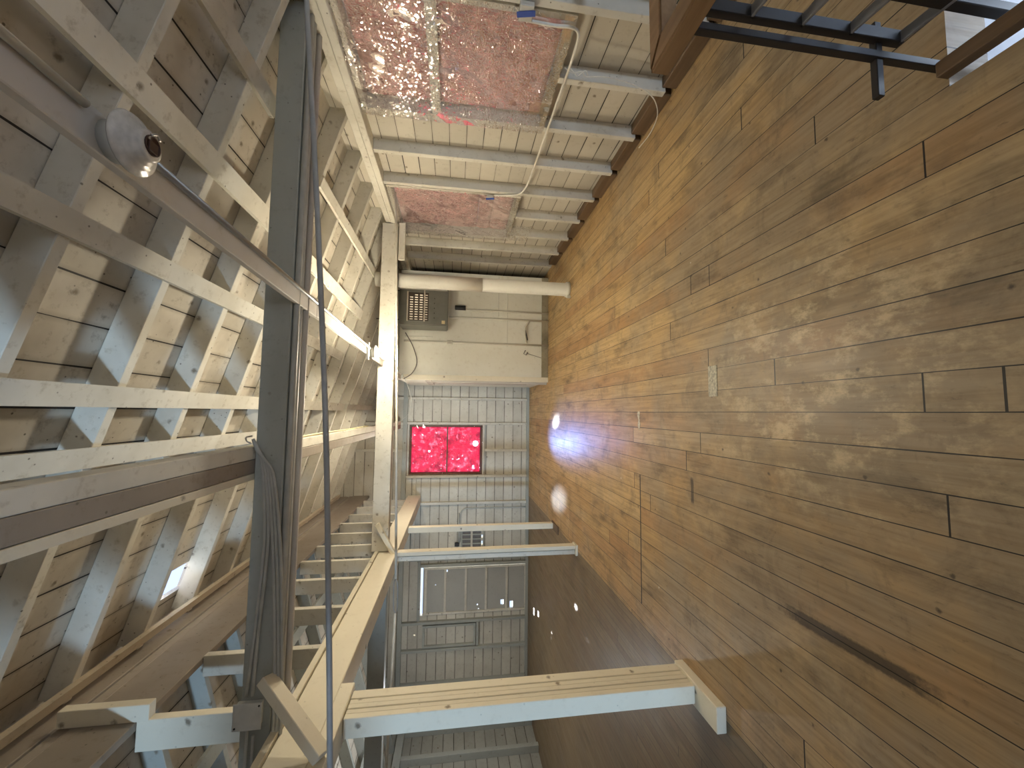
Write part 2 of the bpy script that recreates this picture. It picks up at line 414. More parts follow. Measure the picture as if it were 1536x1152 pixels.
# ------------------------------------------------------------------ floor, walls, roof
HX, HY = 1.06, 0.98        # stair opening in the floor: x > HX, y < HY
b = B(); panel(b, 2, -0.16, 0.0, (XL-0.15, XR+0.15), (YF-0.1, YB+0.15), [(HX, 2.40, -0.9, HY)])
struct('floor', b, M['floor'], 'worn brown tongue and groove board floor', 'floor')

W1 = (2.12, 3.06, 0.90, 2.32); W2 = (4.12, 5.16, 0.91, 2.32)
b = B(); panel(b, 0, XR, XR+0.12, (YF-0.1, YB+0.15), (-0.1, 2.62), [W1, W2])
struct('wall_right', b, M['wallb'], 'right wall of cream painted horizontal boards', 'wall')
# back wall with the red window, the bright gap over the door and small knot holes
W3 = (-1.27, -0.27, 0.98, 2.46)
DR = (-4.03, -3.09, 0.0, 2.16)
holes = [W3, DR, (-3.55, -3.50, 0.9, 0.96)]
holes = [W3, DR, (-2.70, -2.62, 0.93, 0.97), (-2.56, -2.50, 0.93, 0.97), (-4.40, -4.37, 2.24, 2.28)]
b = B(); panel(b, 1, YB, YB+0.10, (XL-0.15, XR+0.15), (-0.1, 3.95), holes)
struct('wall_back', b, M['backb'], 'far gable wall of grey white horizontal boards', 'wall')
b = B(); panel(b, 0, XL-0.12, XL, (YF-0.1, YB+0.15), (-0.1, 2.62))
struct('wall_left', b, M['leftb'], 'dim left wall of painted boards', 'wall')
b = B(); panel(b, 1, YF-0.1, YF, (XL-0.15, XR+0.15), (-0.1, 3.95), [(-3.15, -2.10, 0.25, 1.30), (-3.15, -1.34, 1.66, 2.12), (1.22, 1.66, 0.55, 1.75)])  # openings cut to shape the daylight and keep it off the beam
struct('wall_front', b, M['wallb'], 'wall behind the viewer with openings shaped for the daylight', 'wall')
# roof decks
for sgn, nm in ((1, 'ceiling'), (-1, 'ceiling')):
    b = B()
    xo = XR+0.25 if sgn > 0 else XL-0.25
    holes_r = []
    zi, zo = deckz(RX), deckz(xo)
    def deck(x0, x1, y0, y1):
        vs = [b.verts.new((x, y, deckz(x)+t)) for t in (0, 0.05) for (x, y) in ((x0,y0),(x1,y0),(x1,y1),(x0,y1))]
        for f in ((3,2,1,0),(4,5,6,7),(0,1,5,4),(1,2,6,5),(2,3,7,6),(3,0,4,7)): b.faces.new([vs[i] for i in f])
    if sgn > 0:
        hx0, hx1, hy0, hy1 = -1.49, -1.27, 3.50, 3.80      # the broken board near the ridge
        deck(RX, hx0, YF-0.2, YB+0.2); deck(hx1, xo, YF-0.2, YB+0.2)
        deck(hx0, hx1, YF-0.2, hy0); deck(hx0, hx1, hy1, YB+0.2)
    else: deck(RX, xo, YF-0.2, YB+0.2)
    bmesh.ops.recalc_face_normals(b, faces=b.faces)
    struct(nm, b, M['roof'], 'right roof slope of painted boards' if sgn > 0 else 'left roof slope of painted boards', 'roof')
# stairwell below the floor
b = B()
box(b, HX-0.06, HX, -0.9, HY+0.06, -2.3, -0.16); box(b, HX, 2.46, HY, HY+0.06, -2.3, -0.16)
box(b, 2.40, 2.46, -0.9, HY, -2.3, -0.16); box(b, HX-0.06, 2.46, -0.96, -0.9, -2.3, -0.16); box(b, HX-0.06, 2.46, -0.96, HY+0.06, -2.36, -2.3)
struct('wall_stairwell', b, M['stairwall'], 'white walls of the stairwell below the floor opening', 'wall')

# top plate of the right wall, doubled, with notched rafter seats
b = B(); box(b, 2.33, 2.46, YF, YB, 2.33, 2.385, 0.004); box(b, 2.345, 2.46, YF, YB, 2.39, 2.455, 0.004)
struct('trim_1', b, M['paint'], 'double top plate along the right wall', 'trim')
b = B(); box(b, XL, XL+0.13, YF, YB, 2.33, 2.455, 0.004)
struct('trim_2', b, M['paint_grey'], 'top plate along the left wall', 'trim')
b = B(); box(b, -5.7, 2.33, YB-0.09, YB, 2.50, 2.585, 0.004)
struct('trim_3', b, M['paint_grey'], 'horizontal plate across the far gable wall', 'trim')

# ------------------------------------------------------------------ studs of the walls
RW = [-0.47, 0.03, 0.53, 1.03, 1.53, 2.03, 2.53, 3.02, 3.52, 4.02, 4.53, 5.03, 5.53, 6.03]
short = {2.53, 4.53, 5.03, 3.02}
vis = [y for y in RW if y > 1.4]
for i, y in enumerate(vis):
    top = 0.875 if y in short else 2.33
    b = B(); box(b, 2.35, XR, y, y+0.05, 0.075 if y > 2 else 0.0, top, 0.003)
    o = link('wall_stud', b, M['paint'])
    if y == 1.53: lab = 'painted wall stud nearest the viewer, left of the twin insulation panels'
    elif y == 2.03: lab = 'painted wall stud at the near edge of the twin pink insulation panels'
    elif y == 2.53: lab = 'short painted stud under the middle of the twin pink insulation panels'
    elif y == 3.02: lab = 'short painted stud under the far edge of the twin pink insulation panels'
    elif y == 3.52: lab = 'tall painted wall stud standing alone between the two insulated windows'
    elif y == 4.02: lab = 'tall painted wall stud at the near edge of the smaller insulated window'
    elif y == 4.53: lab = 'short painted stud under the middle of the smaller insulated window'
    elif y == 5.03: lab = 'short painted stud under the far edge of the smaller insulated window'
    elif y == 5.53: lab = 'tall painted wall stud just past the smaller insulated window'
    else: lab = 'shadowed wall stud behind the white pipe column, beside the closet'
    tag(o, lab, 'wall stud', 'studs along the right wall')
# sole plate / rough baseboard between the studs
for i in range(len(vis)-1):
    b = B(); box(b, 2.375, XR, vis[i]+0.055, vis[i+1]-0.005, 0.0, 0.095 + 0.01*((i*7) % 3), 0.004)
    struct('baseboard_right', b, M['base'])
# back wall studs
def bstud(x, z0, z1, lab, w=0.05, d=0.075):
    b = B(); box(b, x-w/2, x+w/2, YB-d, YB, z0, z1, 0.003)
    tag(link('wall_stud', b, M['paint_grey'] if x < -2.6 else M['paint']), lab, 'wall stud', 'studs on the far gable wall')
bstud(0.27, 0.06, 2.50, 'far wall stud next to the closet corner')
bstud(-0.235, 0.06, 2.50, 'far wall stud along the right edge of the red window')
bstud(-0.78, 0.06, 0.94, 'short far wall stud under the red window')
bstud(-1.305, 0.06, 2.50, 'far wall stud along the left edge of the red window')
bstud(-1.84, 0.06, 2.40, 'far wall stud between the red window and the curved conduit')
bstud(-2.32, 0.06, 2.40, 'far wall stud behind the third post, beside the shutter')
bstud(-2.93, 0.06, 2.40, 'far wall stud at the right side of the grey batten door')
bstud(-4.14, 0.06, 2.50, 'far wall stud at the left side of the grey batten door')
bstud(-4.66, 0.06, 2.50, 'far wall stud second to the left of the grey batten door')
bstud(-5.28, 0.06, 2.50, 'far wall stud closest to the left corner of the room')
for x, n in ((0.27, 'right'), (-0.24, 'middle'), (-0.78, 'left')):
    b = B(); box(b, x-0.025, x+0.025, YB-0.075, YB, 2.585, deckz(x)-0.01, 0.003)
    tag(link('gable_stud', b, M['paint']), 'gable stud above the far wall plate, %s of the three over the red window' % n, 'wall stud', 'gable studs above the far plate')
b = B(); box(b, -5.8, XR, YB-0.045, YB, 0.0, 0.06, 0.003); struct('baseboard_back', b, M['paint_grey'])
# horizontal girts in the far wall around the red window
b = B(); box(b, -1.28, -0.26, YB-0.075, YB, 0.94, 0.98, 0.003)
tag(link('window_sill_rail', b, M['paint']), 'horizontal rail directly under the red window', 'rail')
b = B(); box(b, -2.95, -1.33, YB-0.07, YB, 2.30, 2.36, 0.003)
tag(link('wall_girt', b, M['paint']), 'horizontal girt left of the red window above the curved conduit', 'rail')
b = B(); box(b, -4.62, -4.17, YB-0.07, YB, 1.0, 1.05, 0.003)
tag(link('wall_girt', b, M['paint_grey']), 'short horizontal girt left of the grey batten door', 'rail')
# left wall studs
for i, y in enumerate((4.3, 5.0, 5.7, 6.4, 7.1, 7.7)):
    b = B(); box(b, XL, XL+0.12, y, y+0.08, 0.0, 2.33, 0.004)
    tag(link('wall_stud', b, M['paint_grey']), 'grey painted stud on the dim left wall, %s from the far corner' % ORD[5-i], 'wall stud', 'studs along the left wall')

# ------------------------------------------------------------------ rafters
def bend(o): return o
n1 = V((SL, 0, 1)).normalized()
ry = [1.655 + 0.525*k for k in range(-1, 13)]
def rafter_bm(y, side):
    b = B()
    if side > 0: xa, xb = RX+0.022, 2.62
    else: xa, xb = RX-0.065, -6.0
    ua = V((SL*side, 0, 1)).normalized()
    za, zb = roofz(xa)+RD/2*1.0, roofz(xb)+RD/2*1.0
    bar(b, (xa, y, za), (xb, y, zb), 0.052, RD, (0, 0, 1), 0.003)
    return b
for i, y in enumerate(ry):
    r = link('rafter', rafter_bm(y, 1), M['paint'])
    yy = y
    if y < 2.3: lab = 'white painted right-slope rafter in front of the first cross beam, %s back from it' % ORD[[k for k in range(len(ry)) if ry[k] < 2.3][::-1].index(i)]
    elif y < 4.9: lab = 'white painted right-slope rafter between the two cross beams, %s behind the nearer one' % ORD[[k for k in range(len(ry)) if 2.3 <= ry[k] < 4.9].index(i)]
    else: lab = 'white painted right-slope rafter past the second cross beam, %s behind it' % ORD[[k for k in range(len(ry)) if ry[k] >= 4.9].index(i)]
    tag(r, lab, 'rafter', 'rafters of the right roof slope')
for i, y in enumerate([y for y in ry if y > 1.6]):
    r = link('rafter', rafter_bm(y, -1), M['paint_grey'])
    tag(r, 'dim rafter on the far side of the ridge, %s from the near end' % ORD[i], 'rafter', 'rafters of the left roof slope')
# stringers (1x4 laths) nailed under the rafters of the right slope
def lath(x0, x1, y0, y1, t=0.022, mat='paint', bevel=0.002):
    b = B()
    z0, z1 = roofz(x0)-t, roofz(x1)-t
    vs = []
    for y in (y0, y1):
        for (x, dz) in ((x0, 0), (x1, 0), (x1, t), (x0, t)):
            vs.append(b.verts.new((x, y, roofz(x)-t+dz)))
    fs = [b.faces.new([vs[i] for i in f]) for f in ((3,2,1,0),(4,5,6,7),(0,1,5,4),(1,2,6,5),(2,3,7,6),(3,0,4,7))]
    bmesh.ops.recalc_face_normals(b, faces=fs)
    return b
LG = 'flat stringers nailed under the right rafters'
def stringer(x0, x1, y0, y1, lab, mat='paint', t=0.022):
    tag(link('roof_stringer', lath(x0, x1, y0, y1, t), M[mat]), lab, 'stringer', LG)
stringer(1.745, 1.835, YF, 2.42, 'flat roof stringer closest to the right wall, nearer of the two lengths')
stringer(1.78, 1.86, 3.2, 5.35, 'flat roof stringer closest to the right wall, farther of the two lengths')
stringer(1.215, 1.325, YF, 5.40, 'long flat roof stringer second from the right wall, above the lamp board')
stringer(0.64, 0.735, YF, 5.2, 'long flat roof stringer third from the right wall, left of the near lampholder')
stringer(0.005, 0.105, YF, 6.1, 'long flat roof stringer fourth from the right wall')
stringer(-0.285, -0.185, YF, 4.05, 'flat roof stringer over the double walkway plank')
stringer(-1.622, -1.560, YF, YB-0.4, 'bare pale lath running along the rafter tops below the ridge', 'bare', 0.042)
stringer(0.02, 0.10, 6.25, 8.1, 'short flat roof stringer at the far end over the closet')
for x0, y1, n in ((-2.75, 7.9, 'nearest the ridge'), (-3.9, 7.9, 'halfway down the slope'), (-5.0, 7.9, 'closest to the left wall')):
    b = B(); t = 0.03
    vs = [b.verts.new((x, y, roofz(x)-t+dz)) for y in (1.2, y1) for (x, dz) in ((x0,0),(x0+0.1,0),(x0+0.1,t),(x0,t))]
    fs = [b.faces.new([vs[i] for i in f]) for f in ((3,2,1,0),(4,5,6,7),(0,1,5,4),(1,2,6,5),(2,3,7,6),(3,0,4,7))]
    bmesh.ops.recalc_face_normals(b, faces=fs)
    tag(link('roof_stringer', b, M['paint_grey']), 'stringer under the far roof slope, %s' % n, 'stringer', 'stringers under the left roof slope')

# ridge board with a stepped lower plank
t = thing('ridge_board', 'deep brownish ridge board running along the peak of the roof', 'beam', (RX, 3.0, 3.2))
b = B(); box(b, RX-0.035, RX+0.012, YF, YB, 3.20, 3.505, 0.004); link('lower_plank', b, M['brown'], t)
b = B(); box(b, RX-0.035, RX+0.004, YF, YB, 3.512, 3.575, 0.004); link('upper_plank', b, M['brown'], t)
b = B(); box(b, RX-0.030, RX-0.002, YF, YB, 3.60, deckz(RX)-0.03, 0.004)
tag(link('ridge_timber', b, M['brown']), 'thin recessed timber in the shadow gap at the very peak of the roof', 'beam')

# ------------------------------------------------------------------ beams and posts
# centre beam on the row of posts
t = thing('centre_beam', 'long cream beam carried on the row of posts', 'beam', (-1.75, 3.0, 2.2))
b = B(); box(b, -1.85, -1.65, YF, 5.05, 2.20, 2.405, 0.005); link('near_timber', b, M['paint_clean'], t)
b = B(); box(b, -1.86, -1.635, YF, 5.05, 2.410, 2.450, 0.004); link('cap_plank', b, M['paint_clean'], t)
b = B(); box(b, -1.85, -1.66, 5.055, YB-0.1, 2.20, 2.445, 0.005); link('far_timber', b, M['paint_clean'], t)
# cross beam 1
t = thing('cross_beam', 'grey cross beam closest to the viewer, with conduits along its underside', 'beam', (-1.0, 2.4, 2.45), 'cross beams over the room')
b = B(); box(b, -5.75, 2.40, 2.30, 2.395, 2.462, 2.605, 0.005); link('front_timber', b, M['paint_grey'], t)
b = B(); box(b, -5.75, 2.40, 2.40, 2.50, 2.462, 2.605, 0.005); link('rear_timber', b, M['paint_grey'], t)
# cross beam 2
b = B(); box(b, -1.640, 2.33, 4.90, 5.02, 2.30, 2.49, 0.005); box(b, 0.6, 2.33, 4.895, 5.02, 2.30, 2.49, 0.004)
tag(link('cross_beam', b, M['paint']), 'pale cross beam behind the glowing bulb, ending over the second post', 'beam', 'cross beams over the room')
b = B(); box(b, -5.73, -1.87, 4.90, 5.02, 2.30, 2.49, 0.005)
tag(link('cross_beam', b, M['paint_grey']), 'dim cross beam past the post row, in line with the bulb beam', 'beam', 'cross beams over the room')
# cleat beside the pipe top
b = B(); box(b, 2.02, 2.25, 4.84, 4.895, 2.20, 2.33, 0.004)
b2 = B(); box(b2, 1.86, 2.33, 4.86, 4.898, 2.205, 2.285, 0.004); b.free()
tag(link('beam_cleat', b2, M['paint']), 'short cleat under the wall end of the bulb beam', 'cleat')
# short ledger where the roof meets the closet
b = B(); box(b, 0.42, 2.33, 6.52, 6.60, 2.50, 2.60, 0.004)
tag(link('closet_header', b, M['paint']), 'header timber over the white closet', 'beam')

# post 1: five boards laminated
t = thing('post', 'big near post of laminated boards with a bluish front face', 'post', (-1.72, 2.45, 0.0), 'posts under the centre beam')
ys = [2.35, 2.392, 2.428, 2.466, 2.505, 2.575]
for i in range(5):
    b = B(); box(b, -1.765, -1.66 - 0.003*(i % 2), ys[i]+0.001, ys[i+1]-0.001, 0.062, 2.115, 0.003); link('board', b, M['paint_clean'], t)
b = B(); box(b, -1.79, -1.645, 2.15, 2.585, 0.0, 0.06, 0.004); link('base_block', b, M['paint_clean'], t)
b = B(); box(b, -1.80, -1.64, 2.03, 2.62, 2.118, 2.198, 0.004); link('bolster', b, M['paint_clean'], t)
# post 2, post 3
t = thing('post', 'middle post of two boards, under the end of the bulb beam', 'post', (-1.72, 4.94, 0.0), 'posts under the centre beam')
b = B(); box(b, -1.70, -1.655, 4.89, 5.0, 0.03, 2.198, 0.003); link('board', b, M['paint_clean'], t)
b = B(); box(b, -1.76, -1.707, 4.90, 5.0, 0.03, 2.198, 0.003); link('board', b, M['paint'], t)
b = B(); box(b, -1.775, -1.645, 4.875, 5.02, 0.0, 0.028, 0.003); link('base_plate', b, M['paint_clean'], t)
t = thing('post', 'farthest and thinnest of the three posts', 'post', (-1.735, 6.11, 0.0), 'posts under the centre beam')
b = B(); box(b, -1.78, -1.70, 6.06, 6.16, 0.02, 2.198, 0.004); link('shaft', b, M['paint_clean'], t)
b = B(); box(b, -1.80, -1.685, 5.80, 6.18, 0.0, 0.018, 0.003); link('base_plate', b, M['base'], t)

# braces
b = B(); bar(b, (-1.335, 2.36, 2.46), (-1.80, 2.36, 2.05), 0.11, 0.085, (0, 1, 0), 0.003)
b.free(); b = B(); bar(b, (-1.36, 2.258, 2.475), (-1.614, 2.065, 2.135), 0.05, 0.085, (0, 1, 0), 0.003)
tag(link('knee_brace', b, M['paint_clean']), 'diagonal knee brace between the grey cross beam and the near post', 'brace', 'knee braces')
b = B(); bar(b, (-1.31, 4.86, 2.425), (-1.66, 4.86, 2.225), 0.05, 0.055, (0, 1, 0), 0.003)
tag(link('knee_brace', b, M['paint_clean']), 'small diagonal brace at the head of the middle post', 'brace', 'knee braces')

# studs standing on the centre beam up to the ridge board
cs = [2.48, 3.045, 3.63, 4.22, 4.72, 5.22, 5.72, 6.22, 6.72, 7.22, 7.72]
for i, y in enumerate(cs):
    b = B(); box(b, RX-0.115 if i else RX-0.14, RX+0.02, y, y+0.05, 2.452 if y < 5 else 2.447, 3.198, 0.003)
    if i == 0: box(b, RX+0.0135, RX+0.10, y-0.003, y+0.05, 3.14, 3.57, 0.003)
    lab = ('bright painted stud nearest the viewer, between the centre beam and the ridge' if i == 0 else
           '%s stud behind the nearest one, standing on the centre beam under the ridge' % ORD[i-1])
    tag(link('cripple_stud', b, M['paint_clean'] if i == 0 else M['paint']), lab, 'stud', 'studs between centre beam and ridge')

# walkway plank across the cross beams
t = thing('walkway_plank', 'double plank lying lengthwise over the cross beams', 'plank', (-0.27, 3.0, 2.607))
b = B(); box(b, -0.262, -0.195, YF, 8.0, 2.607, 2.69, 0.003); link('plank', b, M['paint'], t)
b = B(); box(b, -0.335, -0.264, YF, 8.0, 2.607, 2.685, 0.003); link('plank', b, M['brown'], t)
b = B(); box(b, -0.372, -0.338, YF, 2.9, 2.607, 2.65, 0.002)
tag(link('batten', b, M['paint_clean']), 'pale batten laid against the left edge of the double plank', 'batten')
b = B(); tube(b, curve_pts([(-0.187, 2.8, 2.66), (-0.186, 3.3, 2.635), (-0.187, 3.9, 2.65), (-0.186, 4.5, 2.63), (-0.187, 5.2, 2.65)], 5), 0.006)
tube(b, curve_pts([(-0.188, 2.8, 2.645), (-0.180, 3.5, 2.617), (-0.188, 4.2, 2.63), (-0.188, 5.2, 2.64)], 5), 0.006)
tag(link('cable', b, M['cable_yellow']), 'cream cable clipped along the side of the double plank', 'cable')

# ------------------------------------------------------------------ lamp board with conduit and lampholders
def lx(y): return 0.70 - 0.023*y
t = thing('lamp_board', 'long narrow board carrying the lampholders under the cross beams', 'board', (0.6, 3.0, 2.40))
b = B(); bar(b, (lx(-2)-0.005, -2.0, 2.445), (lx(2.29), 2.29, 2.445), 0.10, 0.028, (0,0,1), 0.003)
b.free(); b = B(); bar(b, (lx(-2), -2.0, 2.444), (lx(2.6), 2.6, 2.444), 0.105, 0.030, (0,0,1), 0.003); link('near_length', b, M['rail'], t)
b = B(); bar(b, (lx(2.58), 2.605, 2.444), (lx(6.45), 6.45, 2.44), 0.095, 0.030, (0,0,1), 0.003); link('far_length', b, M['rail'], t)
b = B(); tube(b, [(lx(-2)+0.028, -2.0, 2.417), (lx(1.0)+0.03, 1.0, 2.417)], 0.0105, 10)
tag(link('conduit', b, M['conduit_paint']), 'grey conduit on the lamp board in front of the empty lampholder', 'conduit', 'conduits along the lamp board')
b = B(); tube(b, [(lx(1.18)+0.03, 1.19, 2.417), (lx(4.12)+0.028, 4.08, 2.417)], 0.0115, 10)
tag(link('conduit', b, M['conduit']), 'shiny conduit on the lamp board from the empty lampholder to the bulb', 'conduit', 'conduits along the lamp board')
b = B(); tube(b, [(lx(4.3)+0.028, 4.31, 2.417), (lx(6.4)+0.028, 6.40, 2.413)], 0.0105, 10)
tag(link('conduit', b, M['conduit_paint']), 'conduit on the lamp board from the bulb to the closet', 'conduit', 'conduits along the lamp board')
def lampholder(y, lab, lit):
    x = lx(y)
    t = thing('lampholder', lab, 'lamp', (x, y, 2.428), 'porcelain lampholders')
    dn = V((0, 0, -1)); o = (x, y, 2.428)
    b = B(); lathe(b, [(0.0,0),(0.050,0),(0.053,0.040),(0.0,0.040)], o, dn); link('outlet_box', b, M['conduit_paint'], t)
    D = 0.0405
    b = B(); lathe(b, [(0.0,D),(0.073,D),(0.077,D+0.006),(0.073,D+0.013),(0.061,D+0.015),(0.060,D+0.022),(0.049,D+0.024),(0.048,D+0.031),(0.040,D+0.033),(0.039,D+0.045),(0.032,D+0.049),(0.0,D+0.049)], o, dn, 32)
    link('porcelain_cover', b, M['porcelain'], t)
    E = D+0.0495; zb = 2.428-E
    if lit:
        b = B(); lathe(b, [(0.0,E),(0.014,E),(0.014,E+0.024),(0.0,E+0.024)], o, dn, 16); cap = link('bulb_cap', b, M['brass'], t)
        b = B(); lathe(b, [(0.0,E+0.0245),(0.013,E+0.025),(0.020,E+0.034),(0.036,E+0.048),(0.044,E+0.071),(0.040,E+0.094),(0.024,E+0.111),(0.0,E+0.117)], o, dn, 16); link('bulb', b, M['bulb'], cap)
    else:
        b = B(); lathe(b, [(0.0,E),(0.0255,E),(0.0255,E+0.004),(0.0225,E+0.004),(0.0225,E+0.001),(0.0,E+0.001)], o, dn, 20); sh = link('socket_shell', b, M['socket'], t)
        b = B(); box(b, x-0.020, x+0.008, y-0.018, y+0.012, zb-0.007, zb-0.0012, 0.001); link('socket_stub', b, M['socket'], sh)
        b = B(); tube(b, curve_pts([(x+0.024, y-0.010, zb-0.003), (x+0.033, y+0.004, zb-0.008), (x+0.026, y+0.018, zb-0.004)], 4), 0.0032, 6); link('bent_contact', b, M['conduit'], sh)
    return t
lampholder(1.09, 'empty round porcelain lampholder with a broken socket on the near part of the lamp board', False)
lampholder(4.20, 'porcelain lampholder with a glowing bulb on the far part of the lamp board', True)
b = B(); box(b, lx(4.05)-0.10, lx(4.05)+0.07, 4.00, 4.02, 2.405, 2.428)
tag(link('mounting_strap', b, M['conduit']), 'flat metal strap across the lamp board beside the glowing bulb', 'strap')

# ------------------------------------------------------------------ conduits, cables on the near cross beam
b = B(); tube(b, [(2.34, 2.325, 2.444), (0.9, 2.325, 2.444), (-5.7, 2.325, 2.444)], 0.017, 10)
tag(link('conduit', b, M['conduit_paint']), 'painted conduit along the front bottom edge of the grey cross beam', 'conduit', 'conduits under the grey cross beam')
b = B(); tube(b, [(2.34, 2.375, 2.446), (-5.7, 2.375, 2.446)], 0.015, 10)
tag(link('conduit', b, M['conduit_paint']), 'painted conduit second from the front edge under the grey cross beam', 'conduit', 'conduits under the grey cross beam')
b = B(); tube(b, [(2.34, 2.455, 2.443), (-5.7, 2.455, 2.443)], 0.018, 10)
tag(link('conduit', b, M['rail']), 'pale conduit along the back bottom edge of the grey cross beam', 'conduit', 'conduits under the grey cross beam')
cl = ['topmost', 'second', 'third', 'fourth', 'lowest']
for i in range(5):
    k = i*0.018; yc_ = 2.284 - 0.0006*i
    head = [(-0.155-0.012*i, yc_, 2.613-0.004*i), (-0.21-0.014*i, yc_, 2.585-k*0.5), (-0.31-0.010*i, yc_, 2.558-k*0.8)]
    if i < 2: pts = head + [(-0.62, yc_, 2.530-k), (-0.86, yc_, 2.534-k), (-1.15, yc_, 2.552-k), (-1.455, yc_, 2.575-k*1.6)]
    else: pts = head + [(-0.65, yc_, 2.528-k), (-0.99, yc_, 2.500-k), (-1.42, yc_, 2.478-k), (-1.8, yc_, 2.474-k), (-2.6, yc_, 2.475-k), (-3.6, yc_, 2.478-k)]
    pts = curve_pts(pts, 6)
    b = B(); tube(b, pts, 0.0088, 8)
    tag(link('cable', b, M['conduit_paint']), '%s of the grey cables sagging along the face of the grey cross beam' % cl[i], 'cable', 'cables on the grey cross beam')
b = B(); tube(b, curve_pts([(-0.14, 2.296, 2.622), (-0.145, 2.27, 2.640), (-0.165, 2.262, 2.632), (-0.175, 2.27, 2.615)], 5), 0.004, 6)
tag(link('cable_hook', b, M['conduit']), 'small wire hook holding the cable bundle at the top of the grey cross beam', 'hook')
t = thing('junction_box', 'square pale grey junction box where cables meet on the grey cross beam', 'electrical box', (-1.54, 2.27, 2.49))
b = B(); box(b, -1.595, -1.485, 2.262, 2.299, 2.495, 2.615, 0.003); link('housing', b, M['junction'], t)
b = B(); box(b, -1.605, -1.475, 2.256, 2.2615, 2.487, 2.622, 0.002); cv = link('cover_plate', b, M['junction'], t)
for sx, sz in ((-1.59, 2.61), (-1.49, 2.50)):
    b = B(); lathe(b, [(0,0),(0.005,0),(0.004,0.003),(0,0.003)], (sx, 2.256, sz), (0,-1,0), 8); link('screw', b, M['black'], cv)
for i, x in enumerate((-1.52, -1.56)):
    b = B(); tube(b, [(x-0.085, 2.278, 2.56-0.03*i), (-2.4, 2.282, 2.565-0.03*i), (-3.4, 2.285, 2.57-0.03*i)], 0.008, 8)
    tag(link('conduit', b, M['conduit_paint']), '%s conduit leaving the junction box toward the left wall' % ('upper' if i == 0 else 'lower'), 'conduit', 'conduits from the junction box')

# tie rods
b = B(); tube(b, curve_pts([(2.455, 1.9, 2.345), (1.82, 1.9, 2.293), (0.989, 1.9, 2.217), (-0.012, 1.9, 2.136), (-0.8, 1.9, 2.090), (-1.535, 1.9, 2.053), (-3.2, 1.9, 1.985), (XL+0.01, 1.9, 1.95)], 5), 0.0130, 10)
tag(link('tie_rod', b, M['rod']), 'grey tie rod hanging in front of the near cross beam', 'rod', 'tie rods across the room')
t = thing('tie_rod', 'pale tie rod with a turnbuckle below the bulb beam', 'rod', (-1.3, 4.4, 2.13), 'tie rods across the room')
b = B(); tube(b, [(2.455, 4.4, 2.27), (2.0, 4.4, 2.243), (-0.1, 4.4, 2.175), (-1.755, 4.4, 2.134)], 0.013, 8); link('right_rod', b, M['rod_white'], t)
b = B(); tube(b, [(-2.10, 4.4, 2.128), (-3.6, 4.4, 2.17), (XL+0.01, 4.4, 2.23)], 0.013, 8); link('left_rod', b, M['rod_white'], t)
b = B()
for s in (-1, 1): tube(b, curve_pts([(-1.76, 4.4, 2.133), (-1.80, 4.4+s*0.006, 2.133+s*0.018), (-1.93, 4.4+s*0.006, 2.131+s*0.022), (-2.06, 4.4+s*0.006, 2.129+s*0.018), (-2.10, 4.4, 2.128)], 5), 0.006, 6)
link('turnbuckle', b, M['conduit'], t)
b = B(); tube(b, curve_pts([(-1.62, 4.40, 2.14), (-1.66, 4.42, 2.20), (-1.60, 4.5, 2.22), (-1.50, 4.6, 2.30)], 5), 0.004, 6); b.free()

# ------------------------------------------------------------------ insulated windows in the right wall
def fluff(bm, u0, u1, v0, v1, depth, nu, nv, amp, seed, axis=0, base=0.0, sgn=-1):
    rnd = random.Random(seed); ph = [rnd.uniform(0, 6.28) for _ in range(8)]
    def h(u, v):
        q = (math.sin(u*9+ph[0]+1.3*math.sin(v*7+ph[1]))*0.35 + math.sin(v*13+ph[2]+math.sin(u*11+ph[3]))*0.25 +
             math.sin(u*27+v*19+ph[4])*0.16 + math.sin(v*33-u*23+ph[5])*0.12 + math.sin(u*61+ph[6])*math.sin(v*57+ph[7])*0.16)
        e = min(u-u0, u1-u, v-v0, v1-v); f = min(1.0, e/0.05)
        return depth*(0.35+0.65*math.sqrt(max(f, 0))) + amp*q*f
    g = []
    for i in range(nu+1):
        row = []
        for j in range(nv+1):
            u = u0+(u1-u0)*i/nu; v = v0+(v1-v0)*j/nv; d = base+sgn*h(u, v)
            row.append(bm.verts.new((d, u, v) if axis == 0 else (u, d, v)))
        g.append(row)
    bk = []
    for i, j in ((0,0),(nu,0),(nu,nv),(0,nv)):
        c = g[i][j].co
        bk.append(bm.verts.new((base, c.y, c.z) if axis == 0 else (c.x, base, c.z)))
    for i in range(nu):
        for j in range(nv):
            f = bm.faces.new((g[i][j], g[i+1][j], g[i+1][j+1], g[i][j+1])); f.smooth = True
    bm.faces.new(bk)
    for e, (a, c) in (([g[i][0] for i in range(nu+1)], (0, 1)), ([g[nu][j] for j in range(nv+1)], (1, 2)),
                 ([g[i][nv] for i in range(nu, -1, -1)], (2, 3)), ([g[0][j] for j in range(nv, -1, -1)], (3, 0))):
        bm.faces.new(e + [bk[c], bk[a]])
    bmesh.ops.recalc_face_normals(bm, faces=bm.faces)
